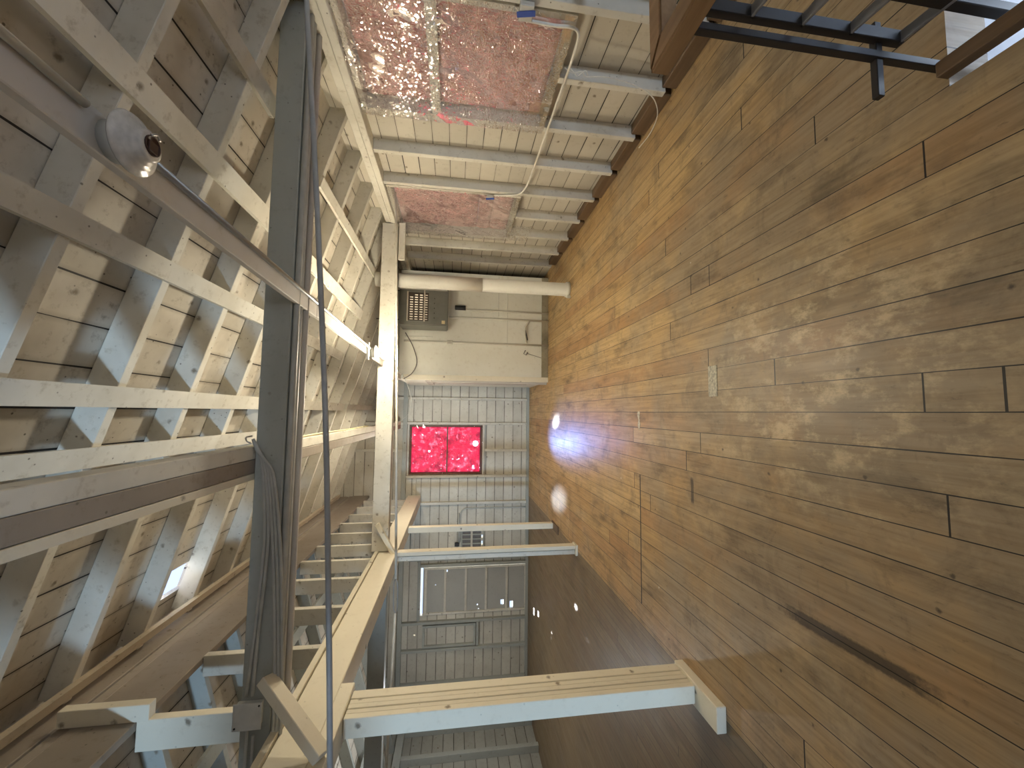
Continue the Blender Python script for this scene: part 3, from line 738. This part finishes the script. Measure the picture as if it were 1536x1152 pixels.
def film(bm, u0, u1, v0, v1, nu, nv, amp, seed, axis=0, base=0.0, rag=0.0):
    rnd = random.Random(seed); g = []; ph = [rnd.uniform(0, 6.28) for _ in range(5)]
    for i in range(nu+1):
        row = []
        for j in range(nv+1):
            u = u0+(u1-u0)*i/nu; v = v0+(v1-v0)*j/nv
            d = base + amp*(math.sin(u*17+v*9+ph[0])*0.4 + math.sin(v*31-u*13+ph[1])*0.3 + math.sin(u*57+v*41+ph[2])*0.3)
            eu = rag*(rnd.random()-0.5) if i in (0, nu) else 0; ev = rag*(rnd.random()-0.5) if j in (0, nv) else 0
            row.append(bm.verts.new((d, u+eu, v+ev) if axis == 0 else (u+eu, d, v+ev)))
        g.append(row)
    for i in range(nu):
        for j in range(nv):
            f = bm.faces.new((g[i][j], g[i+1][j], g[i+1][j+1], g[i][j+1])); f.smooth = True
def frame_bm(u0, u1, v0, v1, w, x0, x1, axis=0):
    out = []
    for (a0, a1, c0, c1) in ((u0, u0+w, v0, v1), (u1-w, u1, v0, v1), (u0+w, u1-w, v0, v0+w), (u0+w, u1-w, v1-w, v1)):
        b = B()
        if axis == 0: box(b, x0, x1, a0+0.0005, a1-0.0005, c0+0.0005, c1-0.0005, 0.002)
        else: box(b, a0+0.0005, a1-0.0005, x0, x1, c0+0.0005, c1-0.0005, 0.002)
        out.append(b)
    return out
def ins_window(name, W, lab, rail, seed):
    y0, y1, z0, z1 = W
    t = thing(name, lab, 'window', ((XR+2.34)/2, (y0+y1)/2, z0), None, 'structure')
    names = ('jamb', 'jamb', 'sill', 'head')
    for nm, b in zip(names, frame_bm(y0-0.015, y1+0.015, z0-0.03, z1, 0.04, 2.365, XR+0.05)):
        link(nm, b, M['gunge'] if nm == 'sill' else M['paint'], t)
    iy0, iy1, iz0, iz1 = y0+0.03, y1-0.03, z0+0.015, z1-0.045
    if rail:
        zr = 1.76
        b = B(); fluff(b, iy0, iy1, iz0, zr-0.02, 0.060, 36, 36, 0.018, seed, 0, XR+0.045); link('insulation_batt', b, M['pinkfluff'], t)
        b = B(); fluff(b, iy0, iy1, zr+0.02, iz1, 0.060, 36, 30, 0.024, seed+1, 0, XR+0.045); link('insulation_batt', b, M['pinkfluff'], t)
        b = B(); box(b, 2.362, XR, iy0-0.002, iy1+0.01, zr-0.045, zr+0.02, 0.002); link('middle_rail', b, M['paint'], t)
    else:
        zr = 1.32; zq = 1.15
        for a, c in ((iz0, zq), (zq+0.003, zr), (zr+0.003, iz1)):
            b = B(); fluff(b, iy0, iy1, a, c, 0.055, 30, max(8, int((c-a)*36)), 0.014, seed+int(a*10), 0, XR+0.045); link('insulation_batt', b, M['pinkfluff'], t)
    b = B(); film(b, y0-0.02, y1+0.035, z0-0.02, z1+0.03, 40, 60, 0.005, seed+5, 0, 2.352, 0.02); ps = link('plastic_sheet', b, M['film'], t)
    # gathered hem of film along the far jamb
    b = B()
    tube(b, curve_pts([(2.352, y1+0.03, z0-0.02+k*(z1-z0)/8) if k % 2 else (2.347, y1+0.022, z0-0.02+k*(z1-z0)/8) for k in range(9)], 4), 0.008, 6)
    link('sheet_hem', b, M['film2'], ps)
    return t
ins_window('window_1', W1, 'large window stuffed with two pink insulation panels behind crinkled plastic', True, 11)
ins_window('window_2', W2, 'smaller window stuffed with pink insulation behind plastic', False, 23)
# loose flap of film hanging under the smaller window
b = B(); film(b, 4.72, 5.16, 0.62, 0.885, 18, 14, 0.012, 77, 0, 2.343, 0.05)
tag(link('loose_film', b, M['film2']), 'loose flap of clear plastic hanging below the smaller insulated window', 'plastic sheet')

# electrical boxes with blue tape and surface cable around the window
def switch(y, z, lab, w=0.075, h=0.09, tilt=0.02):
    t = thing('switch_box', lab, 'switch', (2.33, y, z-h/2), 'switch boxes by the insulated windows')
    b = B(); box(b, 2.318, 2.348, y-w/2, y+w/2, z-h/2, z+h/2, 0.004); bb = link('box_body', b, M['box_metal'], t)
    b = B(); bar(b, (2.3155, y-0.012, z-h*0.62), (2.3155, y+0.010, z+h*0.62), 0.034, 0.003, (1,0,0)); link('blue_tape', b, M['blue'], bb)
    return t
switch(2.10, 1.19, 'switch box with blue tape at the near edge of the twin insulation panels', 0.10, 0.085)
switch(4.115, 1.225, 'small switch box with blue tape on the smaller insulated window', 0.06, 0.07)
b = B(); tube(b, curve_pts([(2.338, 2.155, 1.165), (2.338, 2.16, 1.0), (2.338, 2.155, 0.90), (2.338, 2.19, 0.845), (2.338, 2.30, 0.832), (2.338, 2.6, 0.835), (2.336, 3.05, 0.845), (2.336, 3.56, 0.856), (2.336, 3.85, 0.87), (2.336, 3.99, 0.91), (2.336, 4.045, 1.0), (2.336, 4.075, 1.18)], 7), 0.0095, 8)
tag(link('cable', b, M['cable']), 'thick white cable linking the two switch boxes under the windows', 'cable')
b = B(); tube(b, curve_pts([(2.345, 2.44, 0.86), (2.33, 2.455, 0.80), (2.335, 2.44, 0.74), (2.33, 2.47, 0.70), (2.338, 2.46, 0.58), (2.338, 2.47, 0.45), (2.335, 2.49, 0.34), (2.33, 2.53, 0.22), (2.325, 2.60, 0.12), (2.315, 2.72, 0.04), (2.31, 2.9, 0.006), (2.325, 3.10, 0.006)], 6), 0.004, 6)
tag(link('wire', b, M['cable']), 'thin loose white wire drooping under the twin insulation panels to the floor', 'wire')
b = B(); tube(b, curve_pts([(2.342, 2.43, 0.83), (2.33, 2.45, 0.79), (2.325, 2.47, 0.76), (2.335, 2.43, 0.72), (2.33, 2.46, 0.69)], 6), 0.0035, 6)
tag(link('wire', b, M['cable']), 'short curl of loose wire ends under the twin insulation panels', 'wire')

# ------------------------------------------------------------------ red back-lit window
t = thing('window_3', 'red glowing insulated window in the far wall', 'window', (-0.77, YB-0.03, 0.98), None, 'structure')
for nm, b in zip(('jamb', 'jamb', 'sill', 'head'), frame_bm(W3[0], W3[1], W3[2], W3[3], 0.03, YB-0.03, YB+0.06, 1)): link(nm, b, M['base'], t)
zm = 1.70
b = B(); fluff(b, W3[0]+0.045, W3[1]-0.045, W3[2]+0.05, zm-0.012, 0.045, 34, 26, 0.020, 41, 1, YB+0.05); link('insulation_batt', b, M['redfluff'], t)
b = B(); fluff(b, W3[0]+0.045, W3[1]-0.045, zm+0.012, W3[3]-0.045, 0.045, 34, 26, 0.020, 42, 1, YB+0.05); link('insulation_batt', b, M['redfluff'], t)
b = B(); box(b, W3[0], W3[1], YB+0.062, YB+0.085, W3[2], W3[3]); link('light_stop', b, M['base'], t)  # added board, keeps the sun from leaking round the batts
b = B(); box(b, W3[0]+0.03, W3[1]-0.03, YB+0.015, YB+0.05, zm-0.012, zm+0.012); link('middle_rail', b, M['base'], t)
b = B(); film(b, W3[0]+0.01, W3[1]-0.01, W3[2]+0.0, W3[3]+0.01, 26, 34, 0.006, 43, 1, YB-0.04, 0.02); link('plastic_sheet', b, M['film2'], t)
for (hx, hz, r, nm) in ((-0.645, 1.125, 0.055, 'bright_hole'), (-0.80, 2.06, 0.018, 'bright_hole')):
    b = B(); lathe(b, [(0,0),(r*0.8,0),(r,0.004),(r*0.7,0.012),(0,0.014)], (hx, YB-0.006, hz), (0,-1,0), 18)
    for v in b.verts: v.co.x = hx+(v.co.x-hx)*(1+0.15*math.sin(9*(v.co.z-hz)/r))
    h = link(nm, b, M['sky_glow'], t); h['label'] = 'white daylight glare through a tear in the insulation'

# ------------------------------------------------------------------ closet box at the right end
b = B(); box(b, 0.53, 2.33, 6.53, 6.58, 0.0, 2.43); box(b, 0.53, 0.58, 6.58, YB-0.08, 0.0, 2.43); box(b, 0.53, 2.33, 6.53, YB-0.08, 2.43, 2.47)
struct('wall_closet', b, M['panel'], 'white panelled closet front', 'wall')
b = B(); box(b, 0.515, 0.60, 6.505, 6.529, 0.0, 2.40, 0.003); struct('trim_4', b, M['paint_clean'])
b = B(); box(b, 0.60, 2.33, 6.512, 6.529, 0.0, 0.115, 0.003); struct('baseboard_closet', b, M['gunge'])
for i, (x0, x1, z0, z1) in enumerate(((1.62, 2.31, 0.85, 0.868), (1.10, 2.31, 0.70, 0.712), (1.14, 1.152, 0.13, 2.38), (1.72, 1.735, 0.13, 1.2))):
    b = B(); box(b, x0, x1, 6.520, 6.529, z0, z1); struct('trim_%d' % (5+i), b, M['panel'])
b = B(); box(b, 0.485, 0.528, 6.60, 6.66, 0.0, 1.945, 0.003); box(b, 0.495, 0.528, 6.70, 6.95, 0.30, 1.95, 0.003)
tag(link('door_track', b, M['rail']), 'long pale vertical track on the side of the closet', 'track')
b = B(); box(b, 0.50, 0.528, 6.60, 7.5, 1.95, 2.05, 0.003)
tag(link('closet_bracket', b, M['rail']), 'small pale bracket board on the upper closet side', 'bracket')
def vpipe(x, z0, z1, r, lab, mat='pipe', y=6.497):
    t = thing('pipe', lab, 'pipe', (x, y, z0), 'thin pipes on the closet front')
    b = B(); tube(b, [(x, y, z0), (x, y, z1)], r, 12); link('tube', b, M[mat], t); return t
vpipe(1.70, 0.0, 1.41, 0.014, 'thin painted pipe under the black canister')
vpipe(1.565, 0.0, 1.69, 0.016, 'thin painted pipe rising to the hanging heater')
p = vpipe(1.145, 0.0, 2.40, 0.017, 'tall thin painted pipe with a box halfway, left of the heater')
b = B(); box(b, 1.112, 1.178, 6.475, 6.527, 1.62, 1.71, 0.004); link('junction', b, M['pipe'], p)
b = B(); box(b, 1.215, 1.235, 6.505, 6.5305, 1.95, 2.39, 0.002)
tag(link('wood_strip', b, M['panel']), 'short wooden strip beside the tall thin pipe', 'strip')
b = B(); lathe(b, [(0,0),(0.034,0),(0.039,0.01),(0.039,0.165),(0.032,0.178),(0,0.178)], (1.725, 6.480, 1.415), (0,0,1), 16)
tag(link('canister', b, M['black']), 'small black canister on the pipe below the hanging heater', 'canister')
t = thing('wall_tap', 'bent pipe bracket low on the closet front', 'pipe', (1.35, 6.48, 0.3))
b = B(); tube(b, curve_pts([(1.55, 6.49, 0.335), (1.46, 6.47, 0.40), (1.40, 6.465, 0.415), (1.28, 6.47, 0.41), (1.175, 6.49, 0.385)], 6), 0.014, 10); link('bent_arm', b, M['pipe'], t)
b = B(); tube(b, [(1.40, 6.465, 0.41), (1.22, 6.462, 0.37)], 0.009, 8); link('handle', b, M['steel'], t)
# small handle with pull cord
b = B(); tube(b, [(1.05, 6.48, 0.40), (0.99, 6.47, 0.43), (0.97, 6.47, 0.39), (1.02, 6.48, 0.36)], 0.008, 6); tube(b, [(1.0, 6.48, 0.38), (0.93, 6.50, 0.12)], 0.004, 6)
tag(link('cord_knot', b, M['cable_dark']), 'dark knotted cord low on the closet front', 'cord')
b = B(); tube(b, curve_pts([(1.28, 6.50, 2.38), (1.05, 6.46, 2.25), (0.80, 6.45, 2.18), (0.62, 6.46, 2.25), (0.52, 6.46, 2.38)], 6), 0.007, 6)
tag(link('cable', b, M['cable_dark']), 'dark cable looping across the top of the closet front', 'cable', 'cables at the closet top')
b = B(); tube(b, curve_pts([(0.60, 6.44, 2.40), (0.42, 6.6, 2.33), (0.2, 6.9, 2.30), (-0.05, 7.2, 2.38), (-0.2, 7.4, 2.58)], 6), 0.005, 6)
tag(link('cable', b, M['conduit_paint']), 'pale cable hanging from the closet corner to the plank', 'cable', 'cables at the closet top')

# hanging heater
t = thing('unit_heater', 'grey metal heater with louvers hanging in front of the closet', 'heater', (1.62, 6.15, 1.70))
b = B()
prof = [(1.31, 6.0), (1.86, 6.0), (1.985, 6.10), (1.985, 6.42), (1.31, 6.42)]
lo = [b.verts.new((x, y, 1.70)) for x, y in prof]; hi = [b.verts.new((x, y, 2.42)) for x, y in prof]
b.faces.new(lo); b.faces.new(list(reversed(hi)))
for i in range(5): b.faces.new((lo[i], lo[(i+1)%5], hi[(i+1)%5], hi[i]))
bmesh.ops.recalc_face_normals(b, faces=b.faces)
bmesh.ops.bevel(b, geom=list(b.edges), offset=0.012, segments=2, affect='EDGES'); link('casing', b, M['heater'], t)
b = B(); box(b, 1.37, 1.80, 5.992, 5.999, 1.985, 2.29); gr = link('grille', b, M['heater_dark'], t)
for c in range(4):
    z0 = 2.00+0.072*c
    for k in range(11):
        x = 1.39+0.037*k
        if c == 3 and k > 9: continue
        b = B(); bar(b, (x, 5.982, z0), (x, 5.982, z0+0.044), 0.013, 0.006, (0.5, 1, 0)); link('louver', b, M['louver'], gr)
b = B(); box(b, 1.36, 1.81, 5.975, 5.998, 2.285, 2.305, 0.002); link('grille_bar', b, M['louver'], gr)
b = B(); box(b, 1.36, 1.84, 5.975, 5.998, 2.035+0.0, 2.055, 0.002); link('grille_bar', b, M['louver'], gr)
b = B(); box(b, 1.845, 1.862, 5.985, 5.9995, 1.705, 2.415, 0.003); link('edge_highlight', b, M['box_metal'], t)  # pale lip paints the highlight along the casing edge
b = B(); box(b, 1.335, 1.385, 5.994, 5.999, 1.735, 1.785); link('rating_label', b, M['tag'], t)
for k in range(5):
    b = B(); lathe(b, [(0,0),(0.008,0),(0.006,0.005),(0,0.005)], (1.42+0.075*k, 5.999, 1.90), (0,-1,0), 8); link('rivet', b, M['heater_dark'], t)
for x in (1.42, 1.88):
    b = B(); tube(b, [(x, 6.2, 2.415), (x, 6.2, roofz(x))], 0.008, 6); link('hanger_rod', b, M['steel'], t)
# white round pipe column
t = thing('pipe_column', 'thick round white pipe standing from floor to beam near the closet', 'pipe', (1.735, 5.27, 0.0))
b = B(); lathe(b, [(0,0.0),(0.105,0.0),(0.109,0.02),(0.105,0.045),(0.091,0.048),(0.091,1.22),(0,1.22)], (1.735, 5.27, 0), (0,0,1), 28); link('lower_length', b, M['pipe'], t)
b = B(); lathe(b, [(0,1.222),(0.094,1.222),(0.094,2.62),(0,2.62)], (1.735, 5.27, 0), (0,0,1), 28); link('upper_length', b, M['pipe'], t)
b = B(); box(b, 1.60, 1.63, 5.18, 5.23, 0.0, 0.05, 0.003); link('foot_lug', b, M['pipe'], t)

# ------------------------------------------------------------------ batten door and bits on the far wall
t = thing('door_1', 'grey batten door with a bright gap at its top', 'door', (-3.56, YB, 0.0), None, 'structure')
b = B(); panel(b, 1, YB+0.005, YB+0.04, (DR[0]+0.012, DR[1]-0.012), (0.01, 2.115),
   [(-3.21, -3.165, 1.635, 1.68), (-3.155, -3.125, 1.04, 1.075), (-3.89, -3.86, 1.02, 1.045), (-3.965, -3.945, 1.0, 1.02), (-3.90, -3.80, 0.50, 0.56), (-3.97, -3.84, 0.31, 0.37), (-3.46, -3.44, 1.86, 1.88)])
lf = link('leaf', b, M['doorp'], t)
for z in (0.05, 0.44, 0.86, 1.27, 1.68, 2.06):
    b = B(); box(b, DR[0]+0.06, DR[1]-0.06, YB-0.02, YB+0.004, z-0.022, z+0.022, 0.002); link('batten', b, M['paint'], lf)
for x in (DR[0]+0.036, DR[1]-0.036):
    b = B(); box(b, x-0.022, x+0.022, YB-0.02, YB+0.004, 0.02, 2.10, 0.002); link('stile', b, M['paint'], lf)
b = B(); box(b, DR[0]-0.08, DR[1]+0.12, YB-0.05, YB-0.001, 2.165, 2.22, 0.003); link('head_casing', b, M['paint_grey'], t)
b = B(); box(b, DR[1]+0.002, DR[1]+0.06, YB-0.05, YB-0.001, 0.0, 2.16, 0.003); link('side_casing', b, M['paint_grey'], t)
b = B(); box(b, -4.60, -4.17, YB-0.05, YB-0.001, 0.85, 0.90, 0.003); b.free()
# framed board panel to the left of the door
b = B()
for q in frame_bm(-4.62, -4.20, 1.06, 2.10, 0.04, YB-0.055, YB-0.002, 1):
    me = bpy.data.meshes.new('tmp'); q.to_mesh(me); b.from_mesh(me); q.free(); bpy.data.meshes.remove(me)
tag(link('panel_frame', b, M['paint_grey']), 'rectangular timber frame on the far wall left of the batten door', 'frame')
t = thing('shutter_box', 'small slatted hatch on the far wall behind the thin post', 'hatch', (-2.57, YB-0.03, 0.92))
for nm, q in zip(('stile', 'stile', 'bottom_rail', 'top_rail'), frame_bm(-2.76, -2.385, 0.915, 1.385, 0.03, YB-0.035, YB-0.001, 1)): link(nm, q, M['paint_grey'], t)
b = B(); box(b, -2.73, -2.415, YB-0.012, YB-0.002, 0.98, 1.355); link('back_panel', b, M['cable_dark'], t)
for x in (-2.66, -2.57, -2.48):
    b = B(); box(b, x-0.012, x+0.012, YB-0.03, YB-0.013, 0.98, 1.355); link('slat', b, M['paint_grey'], t)
b = B(); box(b, -2.73, -2.415, YB-0.034, YB-0.031, 1.15, 1.19); link('cross_slat', b, M['paint'], t)
b = B(); tube(b, curve_pts([(-1.955, YB-0.02, 0.07), (-1.955, YB-0.02, 0.6), (-1.955, YB-0.02, 1.22), (-1.975, YB-0.02, 1.34), (-2.06, YB-0.02, 1.40), (-2.2, YB-0.02, 1.405), (-2.62, YB-0.02, 1.405)], 6), 0.013, 8)
tag(link('conduit', b, M['conduit_paint']), 'curved conduit rising from the floor to the slatted hatch', 'conduit')
b = B(); tube(b, [(-2.05, YB-0.02, 1.43), (-2.64, YB-0.02, 1.43)], 0.011, 8)
tag(link('conduit', b, M['conduit_paint']), 'straight conduit just above the slatted hatch', 'conduit')
b = B(); box(b, -2.70, -2.63, YB-0.05, YB-0.001, 1.42, 1.51, 0.003)
tag(link('outlet_box', b, M['black']), 'little black electrical box above the slatted hatch', 'electrical box')

# ------------------------------------------------------------------ floor bits
b = B(); box(b, 0.11, 0.298, 2.150, 2.232, 0.0, 0.0035, 0.001)
tag(link('metal_patch', b, M['putty']), 'small pale rectangular patch on the middle of the floor', 'patch')
b = B(); pts = [(-0.137,3.17),(-0.10,3.20),(-0.05,3.185),(0.0,3.205),(0.022,3.19),(0.02,3.155),(-0.03,3.165),(-0.09,3.15)]
lo = [b.verts.new((x, y, 0.0)) for x, y in pts]; hi = [b.verts.new((x, y, 0.002)) for x, y in pts]
b.faces.new(hi); b.faces.new(list(reversed(lo)))
for i in range(len(pts)): b.faces.new((lo[i], lo[(i+1) % len(pts)], hi[(i+1) % len(pts)], hi[i]))
bmesh.ops.recalc_face_normals(b, faces=b.faces)
tag(link('paint_scrap', b, M['putty']), 'thin pale paint scrap across a floor seam, behind the rectangular patch', 'patch')

# ------------------------------------------------------------------ stair guard at the near right
t = thing('stair_guard', 'black steel stair guard with a brown wooden handrail at the floor opening', 'railing', (1.15, 1.0, 0.0))
def prism(bm, poly, z0, z1, bev=0.006):
    lo = [bm.verts.new((x, y, z0)) for x, y in poly]; hi = [bm.verts.new((x, y, z1)) for x, y in poly]
    n = len(poly); bm.faces.new(hi); bm.faces.new(list(reversed(lo)))
    for i in range(n): bm.faces.new((lo[i], lo[(i+1)%n], hi[(i+1)%n], hi[i]))
    bmesh.ops.recalc_face_normals(bm, faces=bm.faces)
    bmesh.ops.bevel(bm, geom=list(bm.edges), offset=bev, segments=2, affect='EDGES')
b = B(); prism(b, [(1.078, 1.105), (2.33, 1.112), (2.33, 1.045), (1.150, 1.038)], 0.90, 0.96); link('handrail', b, M['handrail'], t)
b = B(); prism(b, [(1.076, 1.103), (1.148, 1.036), (1.135, -0.85), (1.062, -0.85)], 0.898, 0.96); link('handrail', b, M['handrail'], t)
b = B(); box(b, 1.128, 1.153, 0.985, 1.010, 0.0, 0.897, 0.002); link('baluster', b, M['steel'], t)
b = B(); box(b, 1.182, 1.222, 0.975, 1.000, 0.168, 0.897, 0.002); link('baluster', b, M['steel'], t)
b = B(); box(b, 1.185, 1.215, 0.850, 0.880, -0.6, 0.897, 0.002); link('baluster', b, M['steel'], t)
for z in (0.70, 0.53, 0.36, 0.178):
    b = B(); bar(b, (1.20, 0.985, z), (1.20, 0.45, z-0.05), 0.036, 0.010, (0,0,1), 0.002); link('cross_bar', b, M['steel_lit'], t)
b = B(); box(b, 1.005, 1.255, 0.99, 1.012, 0.232, 0.256, 0.002); link('side_bar', b, M['steel'], t)
b = B(); box(b, 1.085, 1.135, -0.8, 0.985, 0.0, 0.045, 0.003); link('curb_rail', b, M['base'], t)

# ------------------------------------------------------------------ lights
def light(name, kind, loc, energy, color, rot=None, **kw):
    L = bpy.data.lights.new(name, kind); L.energy = energy; L.color = color
    for k, v in kw.items(): setattr(L, k, v)
    o = bpy.data.objects.new(name, L); COL.objects.link(o); o.location = loc
    if rot: o.rotation_euler = rot
    return o
def aim(o, tgt):
    d = V(tgt) - o.location; o.rotation_euler = d.to_track_quat('-Z', 'Y').to_euler()
# daylight through the window behind the viewer, then an added cool fill
a = light('window_daylight_fill', 'AREA', (-3.5, -8.0, 0.5), 640.0, (0.50, 0.73, 1.0), shape='DISK', size=0.55)
aim(a, (-1.0, 2.3, 2.2))
a = light('window_daylight_fill', 'AREA', (0.5, -8.0, 1.25), 230.0, (0.62, 0.78, 1.0), shape='DISK', size=0.5)  # added cool fill for the right wall studs
aim(a, (2.4, 3.0, 0.8))
# added fill points with no fixtures, and the light down the stairwell
light('middle_bay_fill', 'POINT', (0.35, 3.2, 2.1), 34.0, (1.0, 0.90, 0.70), shadow_soft_size=0.06)  # added fill, spares the beam behind the real bulb
light('rear_fill', 'POINT', (0.8, -2.0, 1.1), 26.0, (0.86, 0.91, 1.0), shadow_soft_size=0.05)  # added cool fill from behind the viewer
light('left_bay_fill', 'POINT', (-3.9, 5.9, 1.9), 40.0, (0.90, 0.95, 1.0), shadow_soft_size=0.06)  # added fill to lift the dim left bay
light('stairwell_light', 'POINT', (1.75, 0.2, -1.0), 26.0, (0.72, 0.84, 1.0), shadow_soft_size=0.1)
light('far_bay_fill', 'POINT', (-0.5, 6.3, 2.38), 36.0, (1.0, 0.90, 0.72), shadow_soft_size=0.05)  # added fill to brighten the far wall
# daylight falling through the tears in the red window onto the floor
a = light('tear_daylight', 'SPOT', (-0.645, 8.17, 1.125), 520.0, (0.90, 0.94, 1.0), shadow_soft_size=0.02, spot_size=math.radians(5.5), spot_blend=0.5)
aim(a, (-0.13, 6.0, 0.0))
a = light('tear_daylight', 'SPOT', (-0.66, 8.17, 1.125), 190.0, (0.24, 0.40, 1.0), shadow_soft_size=0.02, spot_size=math.radians(26), spot_blend=1.0)
aim(a, (-0.22, 5.5, 0.0))
a = light('floor_patch_spot', 'SPOT', (-1.80, 8.17, 1.2), 70.0, (0.92, 0.94, 1.0), shadow_soft_size=0.02, spot_size=math.radians(11), spot_blend=1.0)  # spot added for the left floor patch, no crack in the wall here
aim(a, (-1.30, 5.9, 0.0))
# low sun finding the holes in the far wall
s = light('sun', 'SUN', (0, 12, 6), 60.0, (0.92, 0.95, 1.0), angle=math.radians(0.8))
s.rotation_euler = V((0.229, -1.0, -0.5)).to_track_quat('-Z', 'Y').to_euler()

W = bpy.data.worlds.new('sky'); SC.world = W; W.use_nodes = True
bg = W.node_tree.nodes['Background']; bg.inputs[0].default_value = (0.52, 0.65, 1.0, 1); bg.inputs[1].default_value = 1.5

# ------------------------------------------------------------------ camera (held on its side, as in the photograph)
F = 590.0
yc = V((534-576, 683-768, F)).normalized()
roll = math.radians(0.6)
d0 = V((-math.sin(roll), math.cos(roll), 0)); dn = (d0 - yc*d0.dot(yc)).normalized(); zc = -dn; xc = yc.cross(zc)
def world(c): return V((xc.dot(c), yc.dot(c), zc.dot(c)))
right, down, fwd = world(V((1,0,0))), world(V((0,1,0))), world(V((0,0,1)))
cam = bpy.data.cameras.new('camera'); co = bpy.data.objects.new('camera', cam); COL.objects.link(co)
m = Matrix((down, right, -fwd)).transposed().to_4x4(); m.translation = V((0, 0, 1.55)); co.matrix_world = m
cam.sensor_fit = 'HORIZONTAL'; cam.sensor_width = 36.0; cam.lens = 36.0*F/1536.0
cam.clip_start = 0.02; cam.clip_end = 200
SC.camera = co
for o in bpy.data.objects:
    if '_o' in o: del o['_o']
SC.view_settings.view_transform = 'Standard'; SC.view_settings.look = 'None'
SC.view_settings.gamma = 1.0; SC.view_settings.use_curve_mapping = False
SC.view_settings.exposure = 0.15
